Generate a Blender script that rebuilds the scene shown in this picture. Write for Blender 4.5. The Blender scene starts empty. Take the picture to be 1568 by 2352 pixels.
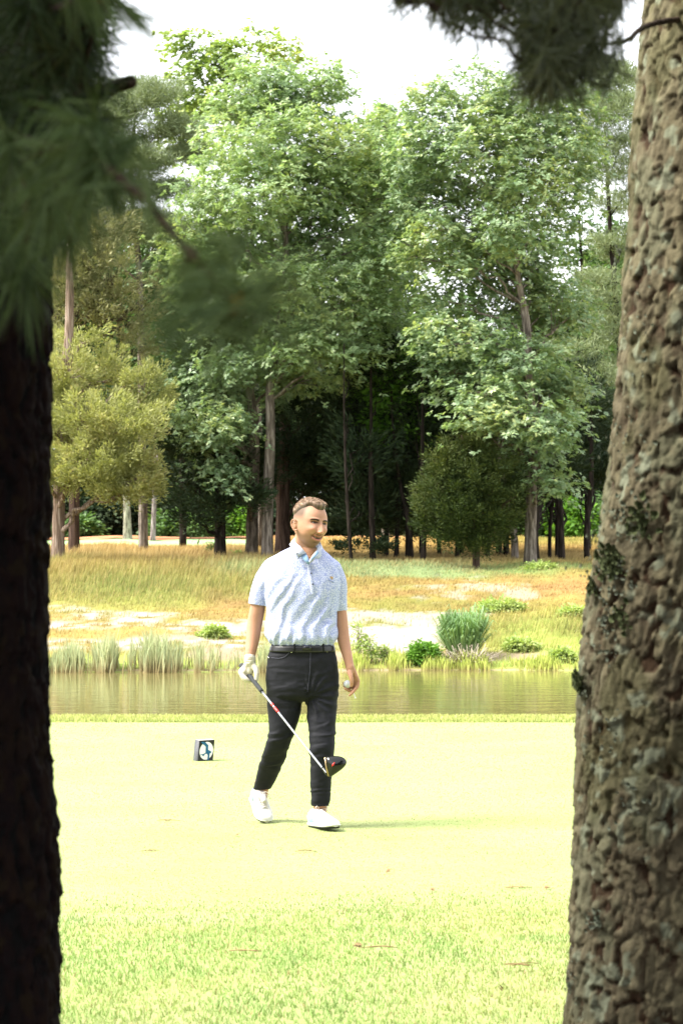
import bpy, math, random
import numpy as np
from math import radians as R, sin, cos, pi
from mathutils import Vector, Matrix

SC = bpy.context.scene
# ---------------------------------------------------------------- camera
FPX = 2418.0                      # focal length in pixels of a 1024 px high picture
CAM_H = 1.6
cam_d = bpy.data.cameras.new('camera'); cam = bpy.data.objects.new('camera', cam_d)
SC.collection.objects.link(cam); SC.camera = cam
cam.location = (0, 0, CAM_H)
cam.rotation_euler = (R(90) + math.atan(26 / FPX), 0, 0)
cam_d.sensor_fit = 'VERTICAL'; cam_d.sensor_height = 36.0; cam_d.sensor_width = 24.0
cam_d.lens = 36.0 * FPX / 1024
cam_d.clip_start = 0.1; cam_d.clip_end = 3000
cam_d.dof.use_dof = True
cam_d.dof.focus_distance = 16.0
cam_d.dof.aperture_fstop = 9.3
# ---------------------------------------------------------------- light
SUN_EL, SUN_AZ = R(52), R(-97)   # azimuth from +Y clockwise: high on the left, a little behind the camera
w = bpy.data.worlds.new('World'); SC.world = w; w.use_nodes = True
nt = w.node_tree; nt.nodes.clear()
sky = nt.nodes.new('ShaderNodeTexSky'); sky.sky_type = 'NISHITA'; sky.sun_disc = False
sky.sun_elevation = SUN_EL; sky.sun_rotation = SUN_AZ % (2 * pi)
sky.air_density = 1.0; sky.dust_density = 4.0; sky.ozone_density = 1.0
hs = nt.nodes.new('ShaderNodeMixRGB'); hs.blend_type = 'MIX'      # thin bright cloud veil over the blue
hs.inputs[0].default_value = 0.72; hs.inputs[2].default_value = (8.2, 8.3, 8.5, 1)
bg = nt.nodes.new('ShaderNodeBackground'); bg.inputs[1].default_value = 0.102
out = nt.nodes.new('ShaderNodeOutputWorld')
nt.links.new(sky.outputs[0], hs.inputs[1]); nt.links.new(hs.outputs[0], bg.inputs[0]); nt.links.new(bg.outputs[0], out.inputs[0])
sun_d = bpy.data.lights.new('sun', 'SUN'); sun = bpy.data.objects.new('sun', sun_d); SC.collection.objects.link(sun)
sun_d.energy = 3.35; sun_d.angle = R(26); sun_d.color = (1.0, 0.955, 0.87)
sd = Vector((sin(SUN_AZ) * cos(SUN_EL), cos(SUN_AZ) * cos(SUN_EL), sin(SUN_EL)))
sun.rotation_euler = (-sd).to_track_quat('-Z', 'Y').to_euler()
sun.location = (-30, -10, 40)
SC.view_settings.view_transform = 'Standard'; SC.view_settings.look = 'None'
SC.view_settings.exposure = 1.88; SC.view_settings.gamma = 1
SC.cycles.max_bounces = 8; SC.cycles.transparent_max_bounces = 8
SC.cycles.diffuse_bounces = 3; SC.cycles.glossy_bounces = 3

# ---------------------------------------------------------------- helpers
K = 0.435 / FPX                   # metres per layout unit at one metre
def P(xd, yd, Y):
    """point at depth Y seen at layout position (xd, yd)"""
    return np.array([Y * (xd - 784) * K, Y, CAM_H + Y * (1237 - yd) * K])
def rng(seed): return np.random.default_rng(seed)
def norm(v):
    v = np.asarray(v, float)
    return v / np.maximum(np.linalg.norm(v, axis=-1, keepdims=True), 1e-9)
def _h(ix, iy, iz, s):
    h = (ix.astype(np.int64) * 374761393 + iy.astype(np.int64) * 668265263 + iz.astype(np.int64) * 1274126177 + s * 974634777) & 0xffffffff
    h = ((h ^ (h >> 13)) * 1103515245) & 0xffffffff
    h = ((h ^ (h >> 16)) * 2246822519) & 0xffffffff
    return ((h ^ (h >> 15)) & 0xffffff) / float(0xffffff)
def vnoise(p, s=0):
    p = np.asarray(p, float); i = np.floor(p).astype(np.int64); f = p - i; f = f * f * (3 - 2 * f)
    r = 0
    for dx in (0, 1):
        for dy in (0, 1):
            for dz in (0, 1):
                wgt = (f[:, 0] if dx else 1 - f[:, 0]) * (f[:, 1] if dy else 1 - f[:, 1]) * (f[:, 2] if dz else 1 - f[:, 2])
                r = r + wgt * _h(i[:, 0] + dx, i[:, 1] + dy, i[:, 2] + dz, s)
    return r * 2 - 1
def fbm(p, s=0, o=4):
    p = np.asarray(p, float); r = 0; a = .5
    for k in range(o):
        r = r + a * vnoise(p * 2 ** k + 17.3 * k, s + k); a *= .5
    return r
def worley(p, s=0):
    """F1, F2 and a random number of the nearest cell"""
    i = np.floor(p).astype(np.int64); n = len(p)
    f1 = np.full(n, 9.); f2 = np.full(n, 9.); cid = np.zeros(n)
    for dx in (-1, 0, 1):
        for dy in (-1, 0, 1):
            for dz in (-1, 0, 1):
                c = i + np.array([dx, dy, dz])
                q = c + np.stack([_h(c[:, 0], c[:, 1], c[:, 2], s + k) for k in (1, 2, 3)], 1)
                d = np.linalg.norm(p - q, axis=1); near = d < f1
                f2 = np.where(near, f1, np.minimum(f2, d)); cid = np.where(near, _h(c[:, 0], c[:, 1], c[:, 2], s + 9), cid); f1 = np.where(near, d, f1)
    return f1, f2, cid

def mesh_np(name, V, faces, mat=None, parent=None, smooth=False, origin=None, cols=None):
    """V (n,3) world; faces: list of (m,k) index arrays. origin: object's location. cols: per vertex rgb"""
    V = np.asarray(V, np.float32)
    if origin is None: origin = np.zeros(3)
    origin = np.asarray(origin, float)
    me = bpy.data.meshes.new(name)
    me.vertices.add(len(V)); me.vertices.foreach_set('co', (V - origin).astype(np.float32).ravel())
    fl = [np.asarray(f, np.int32) for f in faces if len(f)]
    idx = np.concatenate([f.ravel() for f in fl]); tot = np.concatenate([np.full(len(f), f.shape[1], np.int32) for f in fl])
    st = np.concatenate([[0], np.cumsum(tot)[:-1]]).astype(np.int32)
    me.loops.add(len(idx)); me.loops.foreach_set('vertex_index', idx)
    me.polygons.add(len(tot)); me.polygons.foreach_set('loop_start', st); me.polygons.foreach_set('loop_total', tot)
    if smooth: me.polygons.foreach_set('use_smooth', np.ones(len(tot), bool))
    me.update(calc_edges=True)
    if cols is not None:
        a = me.color_attributes.new('tint', 'FLOAT_COLOR', 'POINT')
        c = np.ones((len(V), 4), np.float32); c[:, :3] = cols; a.data.foreach_set('color', c.ravel())
    if mat: me.materials.append(mat)
    o = bpy.data.objects.new(name, me); SC.collection.objects.link(o)
    if parent is not None:
        o.parent = parent; o.location = Vector(origin) - parent.location
    else: o.location = Vector(origin)
    return o
def thing(name, label, cat, loc, group=None):
    o = bpy.data.objects.new(name, None); SC.collection.objects.link(o); o.location = Vector(loc)
    o['label'] = label; o['category'] = cat
    if group: o['group'] = group
    o.empty_display_size = .1
    return o
def tag(o, label=None, cat=None, group=None, kind=None):
    if label: o['label'] = label
    if cat: o['category'] = cat
    if group: o['group'] = group
    if kind: o['kind'] = kind
    return o
class MB:
    """collects pieces, links them as ONE mesh"""
    def __init__(s): s.V = []; s.F = {}; s.n = 0; s.C = []
    def add(s, V, faces, col=None):
        V = np.asarray(V, float)
        for f in faces:
            f = np.asarray(f, np.int64)
            if len(f): s.F.setdefault(f.shape[1], []).append(f + s.n)
        s.V.append(V); s.n += len(V)
        if col is not None: s.C.append(np.broadcast_to(np.asarray(col, float), (len(V), 3)))
    def build(s, name, mat, parent=None, smooth=True, origin=None):
        if origin is None: origin = parent.location if parent is not None else np.zeros(3)
        return mesh_np(name, np.concatenate(s.V), [np.concatenate(f) for f in s.F.values()], mat, parent, smooth, origin,
                       np.concatenate(s.C) if s.C else None)
def grid_faces(nr, nc, wrap=True):
    r = np.arange(nr - 1)[:, None]; c = np.arange(nc if wrap else nc - 1)[None, :]; c2 = (c + 1) % nc
    return np.stack([r * nc + c, r * nc + c2, (r + 1) * nc + c2, (r + 1) * nc + c], -1).reshape(-1, 4)
def resample(pts, rad, n):
    pts = np.asarray(pts, float); rad = np.asarray(rad, float)
    if rad.ndim == 0: rad = np.full(len(pts), float(rad))
    t = np.concatenate([[0], np.cumsum(np.linalg.norm(np.diff(pts, axis=0), axis=1))]); u = np.linspace(0, t[-1], n)
    # catmull-rom-like smoothing by cubic hermite
    m = np.gradient(pts, t, axis=0) if len(pts) > 2 else np.tile((pts[1] - pts[0]) / t[-1], (2, 1))
    k = np.clip(np.searchsorted(t, u, 'right') - 1, 0, len(t) - 2); hh = (t[k + 1] - t[k])[:, None]; s = ((u - t[k]) / hh[:, 0])[:, None]
    q = (2*s**3-3*s**2+1)*pts[k] + (s**3-2*s**2+s)*hh*m[k] + (-2*s**3+3*s**2)*pts[k+1] + (s**3-s**2)*hh*m[k+1]
    return q, np.interp(u, t, rad)
def tube(pts, rad, seg=8, n=None, cap=True, ref=(0.31, 0.2, 0.93), round_ends=False, flat=1.0, flat_dir=None):
    if n: pts, rad = resample(pts, rad, n)
    pts = np.asarray(pts, float); rad = np.asarray(rad, float)
    if rad.ndim == 0: rad = np.full(len(pts), float(rad))
    if round_ends:
        a, b = norm(pts[0] - pts[1]), norm(pts[-1] - pts[-2]); e = [(.35, .94), (.7, .71), (.93, .37)]
        pts = np.concatenate([[pts[0] + a * rad[0] * x for x, _ in e[::-1]], pts, [pts[-1] + b * rad[-1] * x for x, _ in e]])
        rad = np.concatenate([[rad[0] * y for _, y in e[::-1]], rad, [rad[-1] * y for _, y in e]])
    T = norm(np.gradient(pts, axis=0)); ref = np.asarray(ref, float) if flat_dir is None else np.asarray(flat_dir, float)
    A = norm(np.cross(T, ref)); B = np.cross(A, T)
    th = np.linspace(0, 2 * pi, seg, endpoint=False)
    V = pts[:, None] + rad[:, None, None] * (np.cos(th)[None, :, None] * A[:, None] + flat * np.sin(th)[None, :, None] * B[:, None])
    V = V.reshape(-1, 3); F = [grid_faces(len(pts), seg)]
    if cap:
        n0 = len(V); V = np.concatenate([V, [pts[0]], [pts[-1]]]); j = np.arange(seg); j2 = (j + 1) % seg; l = (len(pts) - 1) * seg
        F.append(np.concatenate([np.stack([j2, j, np.full(seg, n0)], 1), np.stack([l + j, l + j2, np.full(seg, n0 + 1)], 1)]))
    return V, F
def boxv(c, h, rot=None):
    c = np.asarray(c, float); h = np.asarray(h, float)
    s = np.array([[x, y, z] for x in (-1, 1) for y in (-1, 1) for z in (-1, 1)], float) * h
    if rot is not None: s = s @ np.asarray(rot, float).T
    return s + c, [np.array([[0, 1, 3, 2], [4, 6, 7, 5], [0, 4, 5, 1], [2, 3, 7, 6], [0, 2, 6, 4], [1, 5, 7, 3]])]
def ellipsoid(c, r, rot=None, nu=24, nv=16):
    th = np.linspace(0, 2 * pi, nu, endpoint=False); ph = np.linspace(0, pi, nv)[1:-1]
    V = np.stack([np.outer(np.sin(ph), np.cos(th)), np.outer(np.sin(ph), np.sin(th)), np.outer(np.cos(ph), np.ones(nu))], -1).reshape(-1, 3)
    V = np.concatenate([V, [[0, 0, 1]], [[0, 0, -1]]]) * np.asarray(r, float)
    if rot is not None: V = V @ np.asarray(rot, float).T
    n = len(ph); j = np.arange(nu); j2 = (j + 1) % nu; a = n * nu
    return V + np.asarray(c, float), [grid_faces(n, nu)[:, ::-1], np.concatenate([np.stack([j, j2, np.full(nu, a)], 1), np.stack([(n-1)*nu + j2, (n-1)*nu + j, np.full(nu, a + 1)], 1)])]

# ---------------------------------------------------------------- materials
def mat(name, col=(.5, .5, .5), rough=.7, spec=.5, metal=0., **kw):
    m = bpy.data.materials.new(name); m.use_nodes = True; b = m.node_tree.nodes['Principled BSDF']
    b.inputs['Base Color'].default_value = (*col, 1); b.inputs['Roughness'].default_value = rough
    b.inputs['Specular IOR Level'].default_value = spec; b.inputs['Metallic'].default_value = metal
    return m
def N(m, t, **kw):
    n = m.node_tree.nodes.new(t)
    for k, v in kw.items(): setattr(n, k, v)
    return n
def L(m, a, b): m.node_tree.links.new(a, b)
def bsdf(m): return m.node_tree.nodes['Principled BSDF']
def ramp(m, stops):
    r = N(m, 'ShaderNodeValToRGB'); e = r.color_ramp.elements
    while len(e) < len(stops): e.new(.5)
    for x, (p, c) in zip(e, stops): x.position = p; x.color = (*c, 1) if len(c) == 3 else c
    return r
def coords(m, scale=(1, 1, 1), kind='Object'):
    t = N(m, 'ShaderNodeTexCoord'); mp = N(m, 'ShaderNodeMapping'); mp.inputs['Scale'].default_value = scale
    L(m, t.outputs[kind], mp.inputs[0]); return mp.outputs[0]
def noise(m, scale, detail=4, vec=None, dist=0., rough=.55):
    n = N(m, 'ShaderNodeTexNoise'); n.inputs['Scale'].default_value = scale; n.inputs['Detail'].default_value = detail
    n.inputs['Distortion'].default_value = dist; n.inputs['Roughness'].default_value = rough
    if vec is not None: L(m, vec, n.inputs['Vector'])
    return n
def bump(m, src, strength=.5, dist=.01):
    b = N(m, 'ShaderNodeBump'); b.inputs['Strength'].default_value = strength; b.inputs['Distance'].default_value = dist
    L(m, src, b.inputs['Height']); L(m, b.outputs[0], bsdf(m).inputs['Normal']); return b
def mixc(m, fac, a, b, mode='MIX'):
    x = N(m, 'ShaderNodeMixRGB', blend_type=mode)
    for s, v in ((0, fac), (1, a), (2, b)):
        if isinstance(v, (int, float)): x.inputs[s].default_value = v
        elif isinstance(v, tuple): x.inputs[s].default_value = (*v, 1)
        else: L(m, v, x.inputs[s])
    return x.outputs[0]
def noisy(name, c1, c2, scale=8, rough=.8, spec=.3, b=.3, bd=.01, sc=(1, 1, 1), detail=5):
    m = mat(name, c1, rough, spec); n = noise(m, scale, detail, coords(m, sc))
    L(m, ramp(m, [(.35, c1), (.65, c2)]).outputs[0] if False else mixc(m, n.outputs[0], c1, c2), bsdf(m).inputs['Base Color'])
    r = ramp(m, [(.38, c1), (.62, c2)]); L(m, n.outputs[0], r.inputs[0]); L(m, r.outputs[0], bsdf(m).inputs['Base Color'])
    bump(m, n.outputs[0], b, bd); return m
def leafmat(name, stops, trans=.35, rough=.5, spec=.4, scale=.5):
    """leaf colour varies leaf by leaf and in slow patches; light passes through the blades"""
    m = mat(name, stops[0], rough, spec); g = N(m, 'ShaderNodeNewGeometry')
    n = noise(m, scale, 2, coords(m)); a = N(m, 'ShaderNodeMath', operation='MULTIPLY_ADD'); a.inputs[1].default_value = .55
    L(m, g.outputs['Random Per Island'], a.inputs[0])
    s = N(m, 'ShaderNodeMath', operation='MULTIPLY_ADD'); s.inputs[1].default_value = 1.3; s.inputs[2].default_value = -.43
    L(m, n.outputs[0], s.inputs[0]); L(m, s.outputs[0], a.inputs[2])
    k = len(stops); r = ramp(m, [(i / (k - 1), c) for i, c in enumerate(stops)]); L(m, a.outputs[0], r.inputs[0])
    L(m, r.outputs[0], bsdf(m).inputs['Base Color'])
    t = N(m, 'ShaderNodeBsdfTranslucent'); L(m, mixc(m, 1.0, r.outputs[0], (1.1, 1.15, .6), 'MULTIPLY'), t.inputs[0])
    mx = N(m, 'ShaderNodeMixShader'); mx.inputs[0].default_value = trans
    L(m, bsdf(m).outputs[0], mx.inputs[1]); L(m, t.outputs[0], mx.inputs[2]); L(m, mx.outputs[0], m.node_tree.nodes['Material Output'].inputs[0])
    return m
def tintmat(name, rough=.8, spec=.2, trans=.0, var=.25):
    m = mat(name, (.5, .5, .5), rough, spec); a = N(m, 'ShaderNodeAttribute', attribute_name='tint'); g = N(m, 'ShaderNodeNewGeometry')
    mr = N(m, 'ShaderNodeMapRange'); mr.inputs['To Min'].default_value = 1 - var; mr.inputs['To Max'].default_value = 1 + var
    L(m, g.outputs['Random Per Island'], mr.inputs[0]); c = mixc(m, 1.0, a.outputs['Color'], mr.outputs[0], 'MULTIPLY'); L(m, c, bsdf(m).inputs['Base Color'])
    if trans:
        t = N(m, 'ShaderNodeBsdfTranslucent'); L(m, c, t.inputs[0]); mx = N(m, 'ShaderNodeMixShader'); mx.inputs[0].default_value = trans
        L(m, bsdf(m).outputs[0], mx.inputs[1]); L(m, t.outputs[0], mx.inputs[2]); L(m, mx.outputs[0], m.node_tree.nodes['Material Output'].inputs[0])
    return m
# ================================================================ the ground
PROF_Y = np.array([-60, 20.8, 21.7, 22.4, 24.5, 28, 32, 43, 46.2, 47.0, 48.3, 49.2, 50.2, 54, 60, 68, 72, 85, 110, 130, 600.])
PROF_Z = np.array([0, 0, .0, -.10, -.50, -1.4, -1.9, -1.9, -1.15, -.98, -.80, -.62, -.57, -.276, .16, .756, .915, 1.108, 1.51, 1.75, 2.2])
def shore(x): return .45 * np.sin(x * .21 + 1.) + .25 * np.sin(x * .63)
def gz(x, y, fine=True):
    x = np.asarray(x, float); y = np.asarray(y, float)
    far = np.clip((y - 40) / 6, 0, 1) * np.clip((70 - y) / 12, 0, 1)
    z = np.interp(y - far * shore(x), PROF_Y, PROF_Z)
    if fine:
        q = np.stack([x.ravel() * .5, y.ravel() * .5, np.zeros(x.size)], 1)
        z = z + (fbm(q, 3, 3).reshape(x.shape) * .16 + fbm(q * 5, 8, 2).reshape(x.shape) * .05) * np.clip((y - 47.5) / 4, 0, 1) * np.clip((140 - y) / 30, 0, 1)
    side = np.clip((np.abs(x) - 62) / 20, 0, 1)
    return z * (1 - side) + np.maximum(z, .3) * side
def disp(x, y):
    """layout position of a ground point (used to lay out the patches of the bank)"""
    z = gz(x, y, False); return 784 + x / y / K, 1237 + (CAM_H - z) / y / K
def blob(X, Yd, cx, cy, rx, ry, soft=.5, n=None):
    d = np.sqrt(((X - cx) / rx) ** 2 + ((Yd - cy) / ry) ** 2)
    if n is not None: d = d + n
    return np.clip((1 - d) / soft + .5, 0, 1)
GOLD = np.array([.34, .23, .075]); STRAW = np.array([.37, .27, .11]); OLIVE = np.array([.19, .19, .045]); GREEN = np.array([.14, .20, .05])
RUST = np.array([.29, .165, .07]); SAND = np.array([.30, .27, .235]); LIME = np.array([.27, .34, .075]); DIRT = np.array([.26, .19, .14]); BLUEG = np.array([.18, .27, .13])
def mixn(a, b, t): return a * (1 - t[:, None]) + b * t[:, None]
def bank_col(x, y, blade=False):
    X, Yd = disp(x, y)
    q = np.stack([x, y * .6, np.zeros_like(x)], 1)
    n1 = fbm(q * .35, 21, 4); n2 = fbm(q * 1.1, 33, 4); n3 = fbm(q * 3.5, 44, 3)
    c = mixn(np.tile(GOLD, (len(x), 1)), OLIVE, np.clip(.5 + n1 * 1.6, 0, 1))
    c = mixn(c, GREEN, np.clip(blob(X, Yd, 420, 1350, 330, 36, .8, n1) * .55, 0, 1))
    c = mixn(c, LIME * .8, np.clip(blob(X, Yd, 250, 1390, 200, 20, .8, n1) * .4, 0, 1))
    c = mixn(c, RUST, np.clip(blob(X, Yd, 900, 1370, 260, 40, .8, n1) * .55 + blob(X, Yd, 540, 1400, 90, 40, .8, n2) * .6 + blob(X, Yd, 1250, 1345, 180, 28, .8, n2) * .5, 0, 1) * np.clip(.6 + n2 * 1.5, 0, 1))
    c = mixn(c, BLUEG, blob(X, Yd, 960, 1308, 420, 16, .8, n2) * .7)
    c = mixn(c, GREEN * 1.2, blob(X, Yd, 1240, 1310, 130, 20, .9, n2) * .6)
    c = mixn(c, LIME, blob(X, Yd, 1260, 1475, 170, 60, .7, n1) * np.clip(.75 + n2, 0, 1))
    c = mixn(c, LIME * 1.05, np.clip((Yd - 1498) / 14, 0, 1) * np.clip(.62 + n2 * 1.2, 0, 1))
    c = mixn(c, STRAW, np.clip((1300 - Yd) / 16, 0, 1) * np.clip((X - 40) / 40, 0, 1) * .85)
    c = mixn(c, GOLD * 1.15, np.clip((1284 - Yd) / 14, 0, 1) * .7)
    c = mixn(c, OLIVE * 1.3, np.clip((1262 - Yd) / 10, 0, 1) * blob(X, Yd, 1340, 1250, 160, 30, .6) * .7)
    c = c * (1 + .35 * n3[:, None])
    # bare sand: a clean bed right of the middle, a strip on the left and broken patches above it
    s = blob(X, Yd, 880, 1466, 165, 27, .3, n2 * .9 + n3 * .5)
    s = np.maximum(s, blob(X, Yd, 350, 1480, 360, 15, .5, n2 * 1.2 + n3 * .5))
    s = np.maximum(s, blob(X, Yd, 220, 1425, 210, 36, .5, n2 * 2.0 + n3 + .28) * .9)
    s = np.maximum(s, blob(X, Yd, 500, 1442, 170, 24, .5, n2 * 2 + n3 + .26) * .9)
    s = np.maximum(s, blob(X, Yd, 1130, 1366, 180, 26, .5, n2 * 1.9 + n3 + .75) * .6)
    s = np.maximum(s, blob(X, Yd, 940, 1425, 180, 16, .5, n2 * 2 + n3 + .3) * .75)
    s = s * np.where(X < 690, np.clip(.75 + n3 * 2.6, 0, 1), 1) * (1 - blob(X, Yd, 250, 1500, 400, 6, .5) * .5)
    d = np.clip((Yd - 1492) / 8, 0, 1) * blob(X, Yd, 1060, 1508, 290, 20, .6, n2) * .85 + blob(X, Yd, 490, 1505, 60, 15, .5, n2) * .8
    d = np.maximum(d, blob(X, Yd, 700, 1541, 900, 3.5, .8, n2 * .5) * .8)
    if blade: return np.clip(c, .01, 1), np.clip(np.maximum(s, d * .8), 0, 1), X, Yd
    c = mixn(c * .8, SAND * (1 + .12 * n3[:, None]), np.clip(s, 0, 1)); c = mixn(c, DIRT * (1 + .4 * n3[:, None]), np.clip(d, 0, 1))
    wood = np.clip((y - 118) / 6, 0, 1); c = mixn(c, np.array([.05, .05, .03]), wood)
    near = (y < 44); c[near] = np.array([.26, .32, .09]); straw = y < 7.1 + .3 * np.sin(x); c[straw] = np.array([.085, .05, .028])  # unseen brown litter near the camera, added to cut bounced light
    return np.clip(c, .01, 1)

gm = tintmat('bank_ground', .95, .1, 0, 0)
gn = noise(gm, 30, 6, coords(gm)); bump(gm, gn.outputs[0], .6, .05)
def axis(parts): return np.unique(np.concatenate([np.linspace(a, b, n) for a, b, n in parts]).round(4))
gx = axis([(-700, -90, 14), (-90, -28, 50), (-28, 28, 330), (28, 90, 50), (90, 700, 14)])
gy = axis([(-60, 5, 8), (5, 9, 30), (9, 24, 50), (24, 46, 40), (46, 56, 70), (56, 90, 130), (90, 135, 70), (135, 900, 20)])
GX, GY = np.meshgrid(gx, gy); GZ = gz(GX, GY); gv = np.stack([GX.ravel(), GY.ravel(), GZ.ravel()], 1)
lower = (gv[:, 1] < 22.3) & (gv[:, 1] > 5); gv[lower, 2] -= .0
o = mesh_np('ground', gv, [grid_faces(len(gy), len(gx), False)], gm, None, True, cols=bank_col(gv[:, 0], gv[:, 1])); tag(o, kind='structure')
def sheet(name, outline_fn, xs, ys, dz, m):
    X, Y = np.meshgrid(xs, ys); X, Y = outline_fn(X, Y); Z = gz(X, Y) + dz
    return tag(mesh_np(name, np.stack([X.ravel(), Y.ravel(), Z.ravel()], 1), [grid_faces(len(ys), len(xs), False)], m, None, True), kind='structure')
# mown teeing ground: pale close-cut turf with faint mowing streaks
tm = mat('mown_turf', (.4, .42, .2), .9, .15)
c0 = coords(tm, (.35, 3.0, 1)); n1 = noise(tm, 1.6, 5, c0); n2 = noise(tm, 55, 4, coords(tm, (.5, 2.2, 1))); n3 = noise(tm, .9, 3, coords(tm))
ca = mixc(tm, n1.outputs[0], (.285, .32, .135), (.26, .31, .11)); r3 = ramp(tm, [(.35, (.24, .315, .10)), (.6, (.305, .325, .145))]); L(tm, n3.outputs[0], r3.inputs[0])
cb = mixc(tm, .5, ca, r3.outputs[0]); r2 = ramp(tm, [(.3, (.74, .74, .66)), (.55, (1, 1, 1))]); L(tm, n2.outputs[0], r2.inputs[0])
L(tm, mixc(tm, 1., cb, r2.outputs[0], 'MULTIPLY'), bsdf(tm).inputs['Base Color']); bump(tm, n2.outputs[0], .5, .012)
def tee_shape(X, Y):
    t = (Y - 10.2) / (20.9 - 10.2); e = .12 * np.sin(X * 1.3) + .08 * np.sin(X * 3.1 + 1); return X, Y + e * (1 - t) * (t > 0)
sheet('teeing_ground', tee_shape, np.linspace(-11, 11, 60), np.concatenate([np.linspace(7.5, 9.6, 6), np.linspace(9.75, 20.9, 44)]), .006, tm)
# far putting green and the needle strip behind it
pm = noisy('putting_green', (.20, .34, .17), (.30, .40, .16), 3, .9, .2, .1)
sheet('putting_green', lambda X, Y: (X, Y + .06 * (X + 9)), np.linspace(-20, -3.0, 30), np.linspace(91, 112, 20), .03, pm)
sm = noisy('pine_straw', (.34, .15, .07), (.42, .22, .12), 2.5, .95, .1, .5, .05)
sheet('pine_straw_strip', lambda X, Y: (X, Y + .5 * np.sin(X * .5)), np.linspace(-27, 3, 40), np.linspace(108, 119, 12), .07, sm)
# pond
wm = mat('pond_water', (.15, .135, .05), .03, .5); bsdf(wm).inputs['IOR'].default_value = 1.33
wn = noise(wm, 1.0, 3, coords(wm, (.8, 3.2, 1))); wn2 = noise(wm, 5, 2, coords(wm, (.5, 2.4, 1)))
ad = N(wm, 'ShaderNodeMath', operation='MULTIPLY_ADD'); ad.inputs[1].default_value = .35; L(wm, wn2.outputs[0], ad.inputs[0]); L(wm, wn.outputs[0], ad.inputs[2])
bump(wm, ad.outputs[0], .22, .03)
X, Y = np.meshgrid(np.linspace(-80, 80, 5), np.linspace(23, 49, 3))
tag(mesh_np('pond', np.stack([X.ravel(), Y.ravel(), np.full(X.size, -1.0)], 1), [grid_faces(3, 5, False)], wm), kind='structure')

# ---------------------------------------------------------------- grass blades (nobody could count them)
def blades(x, y, z, h, wd, lean, r, cols, seg2=True, tipcol=1.15, leandir=None):
    n = len(x); a = r.uniform(0, 2 * pi, n); b = r.uniform(0, 2 * pi, n) if leandir is None else leandir + r.normal(0, .5, n)
    base = np.stack([x, y, z], 1); s = np.stack([np.cos(a), np.sin(a), np.zeros(n)], 1) * wd[:, None] * .5; l = np.stack([np.cos(b), np.sin(b), np.zeros(n)], 1) * (lean * h)[:, None]
    up = np.array([0, 0, 1.])
    if seg2:
        m = base + up * (h * .6)[:, None] + l * .35; t = base + up * (h * np.sqrt(np.clip(1 - lean ** 2 * .5, .1, 1)))[:, None] + l
        V = np.stack([base - s, base + s, m + s * .8, m - s * .8, t], 1).reshape(-1, 3); i = np.arange(n)[:, None] * 5
        C = np.stack([cols * .85, cols * .85, cols, cols, cols * tipcol], 1).reshape(-1, 3)
        return V, [np.concatenate([i, i + 1, i + 2, i + 3], 1), np.concatenate([i + 3, i + 2, i + 4], 1)], C
    t = base + up * h[:, None] + l; V = np.stack([base - s, base + s, t], 1).reshape(-1, 3); i = np.arange(n)[:, None] * 3
    return V, [np.concatenate([i, i + 1, i + 2], 1)], np.stack([cols * .85, cols * .85, cols * tipcol], 1).reshape(-1, 3)
bm_ = tintmat('grass_blades', .6, .25, .3, .3)
def stuff(name, label, V, F, C): return tag(mesh_np(name, V, F, bm_, None, False, cols=np.clip(C, .005, 1)), label, 'grass', kind='stuff')
def scatter(n, x0, x1, y0, y1, r): return r.uniform(x0, x1, n), r.uniform(y0, y1, n)
# rough in front of the tee
r = rng(5); x, y = scatter(210000, -4.2, 4.2, 6.6, 11.4, r)
edge = 10.45 + .12 * np.sin(x * 1.3) + .08 * np.sin(x * 3.1 + 1) + r.normal(0, .06, len(x)); fall = np.clip((edge + .7 - y) / 1.1, 0, 1) ** 1.3; k = r.random(len(x)) < fall; x, y, fall = x[k], y[k], fall[k]
q = np.stack([x * 1.3, y * 1.3, x * 0], 1); n1 = fbm(q, 4, 3); n2 = fbm(q * 4, 5, 2)
c = mixn(np.tile([.27, .39, .11], (len(x), 1)), np.array([.37, .415, .14]), np.clip(.5 + n1 * 1.3, 0, 1)); c = mixn(c, np.array([.24, .37, .11]), np.clip(n2 * 1.6 + .1, 0, .8))
c = mixn(c, np.array([.18, .28, .11]), .65 * np.clip(1 - np.abs(y - 10.1) / .28, 0, 1) * np.clip((-.2 - x) / .5, 0, 1))
c = mixn(c, np.array([.45, .34, .18]), (r.random(len(x)) < .06) * 1.)
V, F, C = blades(x, y, gz(x, y) + .004, r.uniform(.012, .030, len(x)) * (1 + n2 * .5) * (.45 + .55 * fall), r.uniform(.0025, .005, len(x)), r.uniform(.3, 1.1, len(x)), r, c)
stuff('rough_grass', 'bright green rough grass between the two near pines', V, F, C)
# rough strip along the back of the tee
r = rng(6); x, y = scatter(90000, -9, 9, 20.75, 22.7, r); k = (y > 20.95 + .05 * np.sin(x * 2)); x, y = x[k], y[k]
c = mixn(np.tile([.36, .40, .11], (len(x), 1)), np.array([.42, .41, .17]), r.random(len(x))); c = mixn(c, np.array([.2, .3, .07]), .5 * np.clip((21.2 - y) / .3, 0, 1))
V, F, C = blades(x, y, gz(x, y), r.uniform(.016, .036, len(x)), r.uniform(.006, .011, len(x)), r.uniform(.1, .6, len(x)), r, c)
stuff('rough_strip_grass', 'pale green rough strip along the back edge of the tee', V, F, C)
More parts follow.
